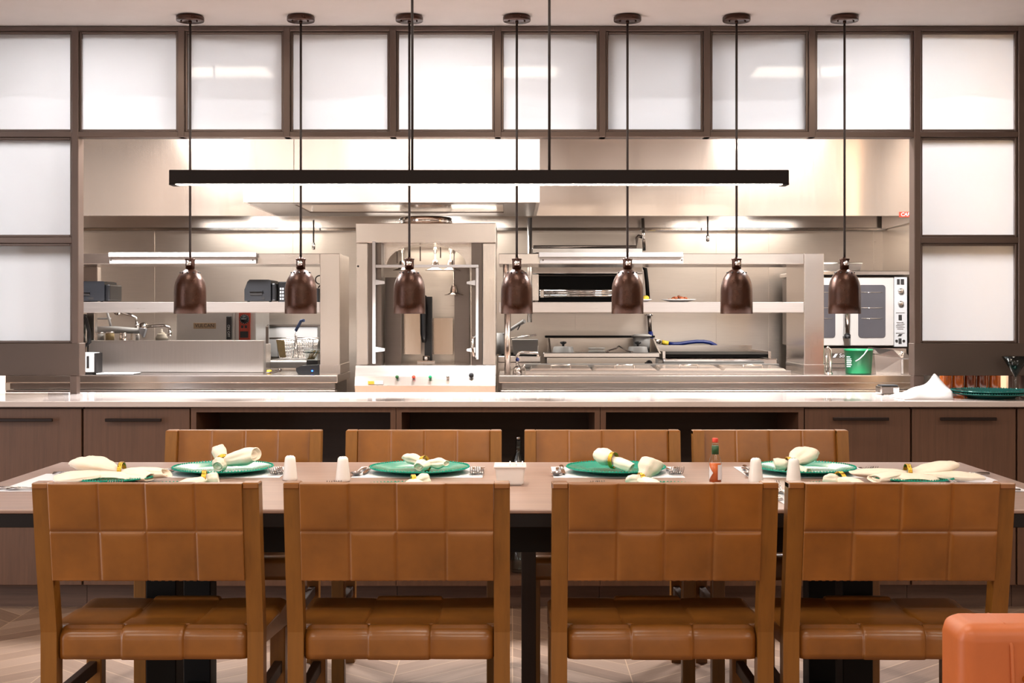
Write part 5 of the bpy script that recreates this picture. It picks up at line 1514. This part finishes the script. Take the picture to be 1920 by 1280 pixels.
zz_ = ze+.007
Y = 8.62; x = wx(936, Y); s = Y/F
t = Thing('saucepan', 'tall pale saucepan with a long handle beside the rotisserie oven', 'saucepan', (x, Y, zz_))
t.part('body', MB().lathe([(0, .001), (9*s, .001), (9.4*s, wz(624, Y)-zz_), (8.8*s, wz(624, Y)-zz_), (8.6*s, .006), (0, .006)], (x, Y, zz_), 28, cap=False), 'whitepl')
t.part('handle', MB().tube([(wx(944, Y), Y-.02, wz(626, Y)), (wx(958, Y), Y-.08, wz(617, Y)), (wx(983, Y), Y-.16, wz(601.5, Y))], [.006, .012, .014], 10), 'whitepl')
t.part('ring', MB().tube([(wx(975, Y), Y-.14, wz(608, Y)), (wx(973, Y), Y-.14, wz(613, Y)), (wx(970, Y), Y-.14, wz(618, Y))], .004, 6), 'ink')
Y = 8.46; x = wx(985, Y); s = Y/F
t = Thing('roasting_pan', 'square pale roasting pan on the gas range', 'pan', (x, Y, zz_))
z1 = wz(637, Y)
m = MB(); m.hexa([(x-22*s, Y, zz_+.001), (x+22*s, Y, zz_+.001), (x+22*s, Y+.25, zz_+.001), (x-22*s, Y+.25, zz_+.001)], [(x-25*s, Y-.01, z1), (x+24*s, Y-.01, z1), (x+24*s, Y+.26, z1), (x-25*s, Y+.26, z1)])
t.part('pan', m, 'whitepl')
t.part('handle', MB().tube([(wx(955, Y), Y+.05, z1+.008), (wx(980, Y), Y+.0, wz(631, Y)), (wx(1006, Y), Y-.04, wz(627.5, Y))], .006, 8), 'chrome')

# char grill
Yc_ = 8.28
t = Thing('char_grill', 'char grill with dark grate right of the griddle', 'grill', (wx(1348, Yc_), Yc_, 0))
xc0, xc1 = wx(1243, Yc_), wx(1456, Yc_); zc = wz(672, Yc_)
t.part('front_ledge', MB().box(xc0, xc1, Yc_-.03, Yc_+.05, zc-.045, zc, .006, 2), 'chrome')
t.part('body', MB().box(xc0+.01, xc1-.01, Yc_+.03, 9.05, .1, zc-.046), 'steel_v')
z1 = wz(659, 8.95)
zgr0, zgr1 = zc+.012, zc+.026
m = MB()
x0, x1 = xc0+.03, xc1-.05
for k in range(60):
    xx = x0+(x1-x0)*k/59; m.box(xx-.004, xx+.004, Yc_+.06, 8.98, zgr0, zgr1)
m.box(x0, x1, Yc_+.055, Yc_+.07, zgr0-.006, zgr1); m.box(x0, x1, 8.96, 8.98, zgr0-.006, zgr1)
t.part('grate', m, 'black')
m = MB(); m.box(x0-.025, x0-.008, Yc_+.055, 9.0, zc+.001, zc+.045); m.box(x1+.008, x1+.025, Yc_+.055, 9.0, zc+.001, zc+.045); m.box(x0-.025, x1+.025, 9.0, 9.02, zc+.001, zc+.07)
t.part('side_guard', m, 'steel')
t.part('drip_tray', MB().box(x0, x1, Yc_+.075, 8.955, zc-.02, zc-.001), 'steel_dk')
for x in (xc0+.06, xc1-.06): t.part('leg', MB().cyl((x, Yc_+.1, 0), .02, .099, 10), 'chrome')
# blue gas hose with vertical connector
Y = 9.13
t = Thing('gas_hose', 'blue gas hose with yellow collar hanging behind the char grill', 'hose', (wx(1222, Y), Y, wz(588, Y)))
t.part('connector', MB().tube([(wx(1217, Y), Y, wz(592, Y)), (wx(1219, Y), Y, wz(622, Y))], .014, 10), 'steel_dk')
t.part('top_flange', MB().lathe([(.03, 0), (.03, .012), (0, .012)], (wx(1216.5, Y), Y, wz(592, Y)+.0005), 14), 'chrome')
t.part('blue_fitting', MB().tube([(wx(1219.5, Y), Y, wz(622.5, Y)), (wx(1220.5, Y), Y-.02, wz(636, Y))], .018, 10), 'bluehose')
t.part('elbow', MB().tube([(wx(1221, Y), Y-.02, wz(636.5, Y)), (wx(1229, Y), Y-.03, wz(639, Y)), (wx(1238, Y), Y-.03, wz(641, Y))], .015, 10), 'chrome')
t.part('collar', MB().tube([(wx(1240, Y), Y-.03, wz(641, Y)), (wx(1252, Y), Y-.03, wz(643.5, Y))], .0155, 12), 'yellow')
import_pts = [(1252.5, 643.8), (1262, 644.5), (1275, 644), (1290, 641.5), (1305, 640), (1318, 640), (1330, 642), (1340, 647), (1346, 654), (1349, 662), (1350, 672)]
t.part('hose', MB().tube([(wx(a, Y), Y-.03-(.055 if b_ > 660 else 0), wz(b_, Y)) for a, b_ in import_pts], .0135, 12), 'bluehose')

# ================================================================== lights
def area(name, loc, size, power, col=(1, .96, .9), rot=(0, 0, 0), sy=None):
    l = bpy.data.lights.new(name, 'AREA'); l.energy = power; l.color = col; l.size = size
    if sy: l.shape = 'RECTANGLE'; l.size_y = sy
    o = bpy.data.objects.new(name, l); COL.objects.link(o); o.location = loc; o.rotation_euler = rot; return o
for i, px in enumerate((215, 850, 1640)):
    Y = 6.62; x = wx(px, Y)
    t = Thing('ceiling_light', ['square kitchen ceiling light behind the left glazed panes', 'square kitchen ceiling light behind the middle glazed panes', 'square kitchen ceiling light behind the right glazed panes'][i], 'ceiling light', (x, Y, ZC-.03), 'kitchen ceiling lights')
    t.part('frame', MB().box(x-.31, x+.31, Y-.21, Y+.21, ZC-.03, ZC-.001), 'whitepl')
    t.part('diffuser', MB().box(x-.28, x+.28, Y-.18, Y+.18, ZC-.036, ZC-.0305), 'lightpanel')
    area('light_kitchen', (x, Y, ZC-.05), .5, KIT, (1, .985, .985), sy=.34)
for x in (-1.9, -.5, 1.7):
    area('fill_hood', (x, 8.5, zh+.08), .9, HOOD, (1, .94, .86), sy=.5)  # added fill lamps inside the hood for back wall and equipment
area('light_rotisserie', (wx(799, Yr), Yr+.36, wz(457, Yr)), .35, 1.2, (1, .9, .75), sy=.2)
for y in (.4, 2.75):
    for x in (-2.2, 0, 2.2):
        area('light_dining', (x, y, ZC-.02), 1.0, DIN, (1, .90, .78), sy=1.0)
area('light_window_side', (-4.05, 2.6, 1.5), 3.2, WIN, (.86, .92, 1), (0, -PI/2, 0), sy=1.8)
for x in (-1.6, 0, 1.6):
    area('light_counter', (x, 5.1, ZC-.02), .5, CNT, (1, .88, .74), sy=.3)

w = bpy.data.worlds.new('world'); SC.world = w; w.use_nodes = True
wt = w.node_tree; bg = wt.nodes['Background']; bg.inputs['Strength'].default_value = WORLD
tc = wt.nodes.new('ShaderNodeTexCoord'); mp = wt.nodes.new('ShaderNodeMapping'); mp.inputs['Scale'].default_value = (3.2, 1, .9)
nz = wt.nodes.new('ShaderNodeTexNoise'); nz.inputs['Scale'].default_value = 2.4; nz.inputs['Detail'].default_value = 1.5
rp = wt.nodes.new('ShaderNodeValToRGB'); e = rp.color_ramp.elements
e[0].position = .40; e[0].color = (.40, .27, .18, 1); e[1].position = .60; e[1].color = (1.35, 1.22, 1.10, 1)
wt.links.new(tc.outputs['Generated'], mp.inputs['Vector']); wt.links.new(mp.outputs['Vector'], nz.inputs['Vector'])
wt.links.new(nz.outputs['Fac'], rp.inputs['Fac']); wt.links.new(rp.outputs['Color'], bg.inputs['Color'])
SC.view_settings.view_transform = VT
try: SC.view_settings.look = LOOK
except Exception: pass
SC.view_settings.exposure = EXPO
SC.cycles.use_denoising = True
SC.cycles.max_bounces = 8; SC.cycles.diffuse_bounces = 4; SC.cycles.glossy_bounces = 5; SC.cycles.transmission_bounces = 6; SC.cycles.transparent_max_bounces = 10
SC.cycles.caustics_reflective = False; SC.cycles.caustics_refractive = False
SC.cycles.sample_clamp_indirect = 6
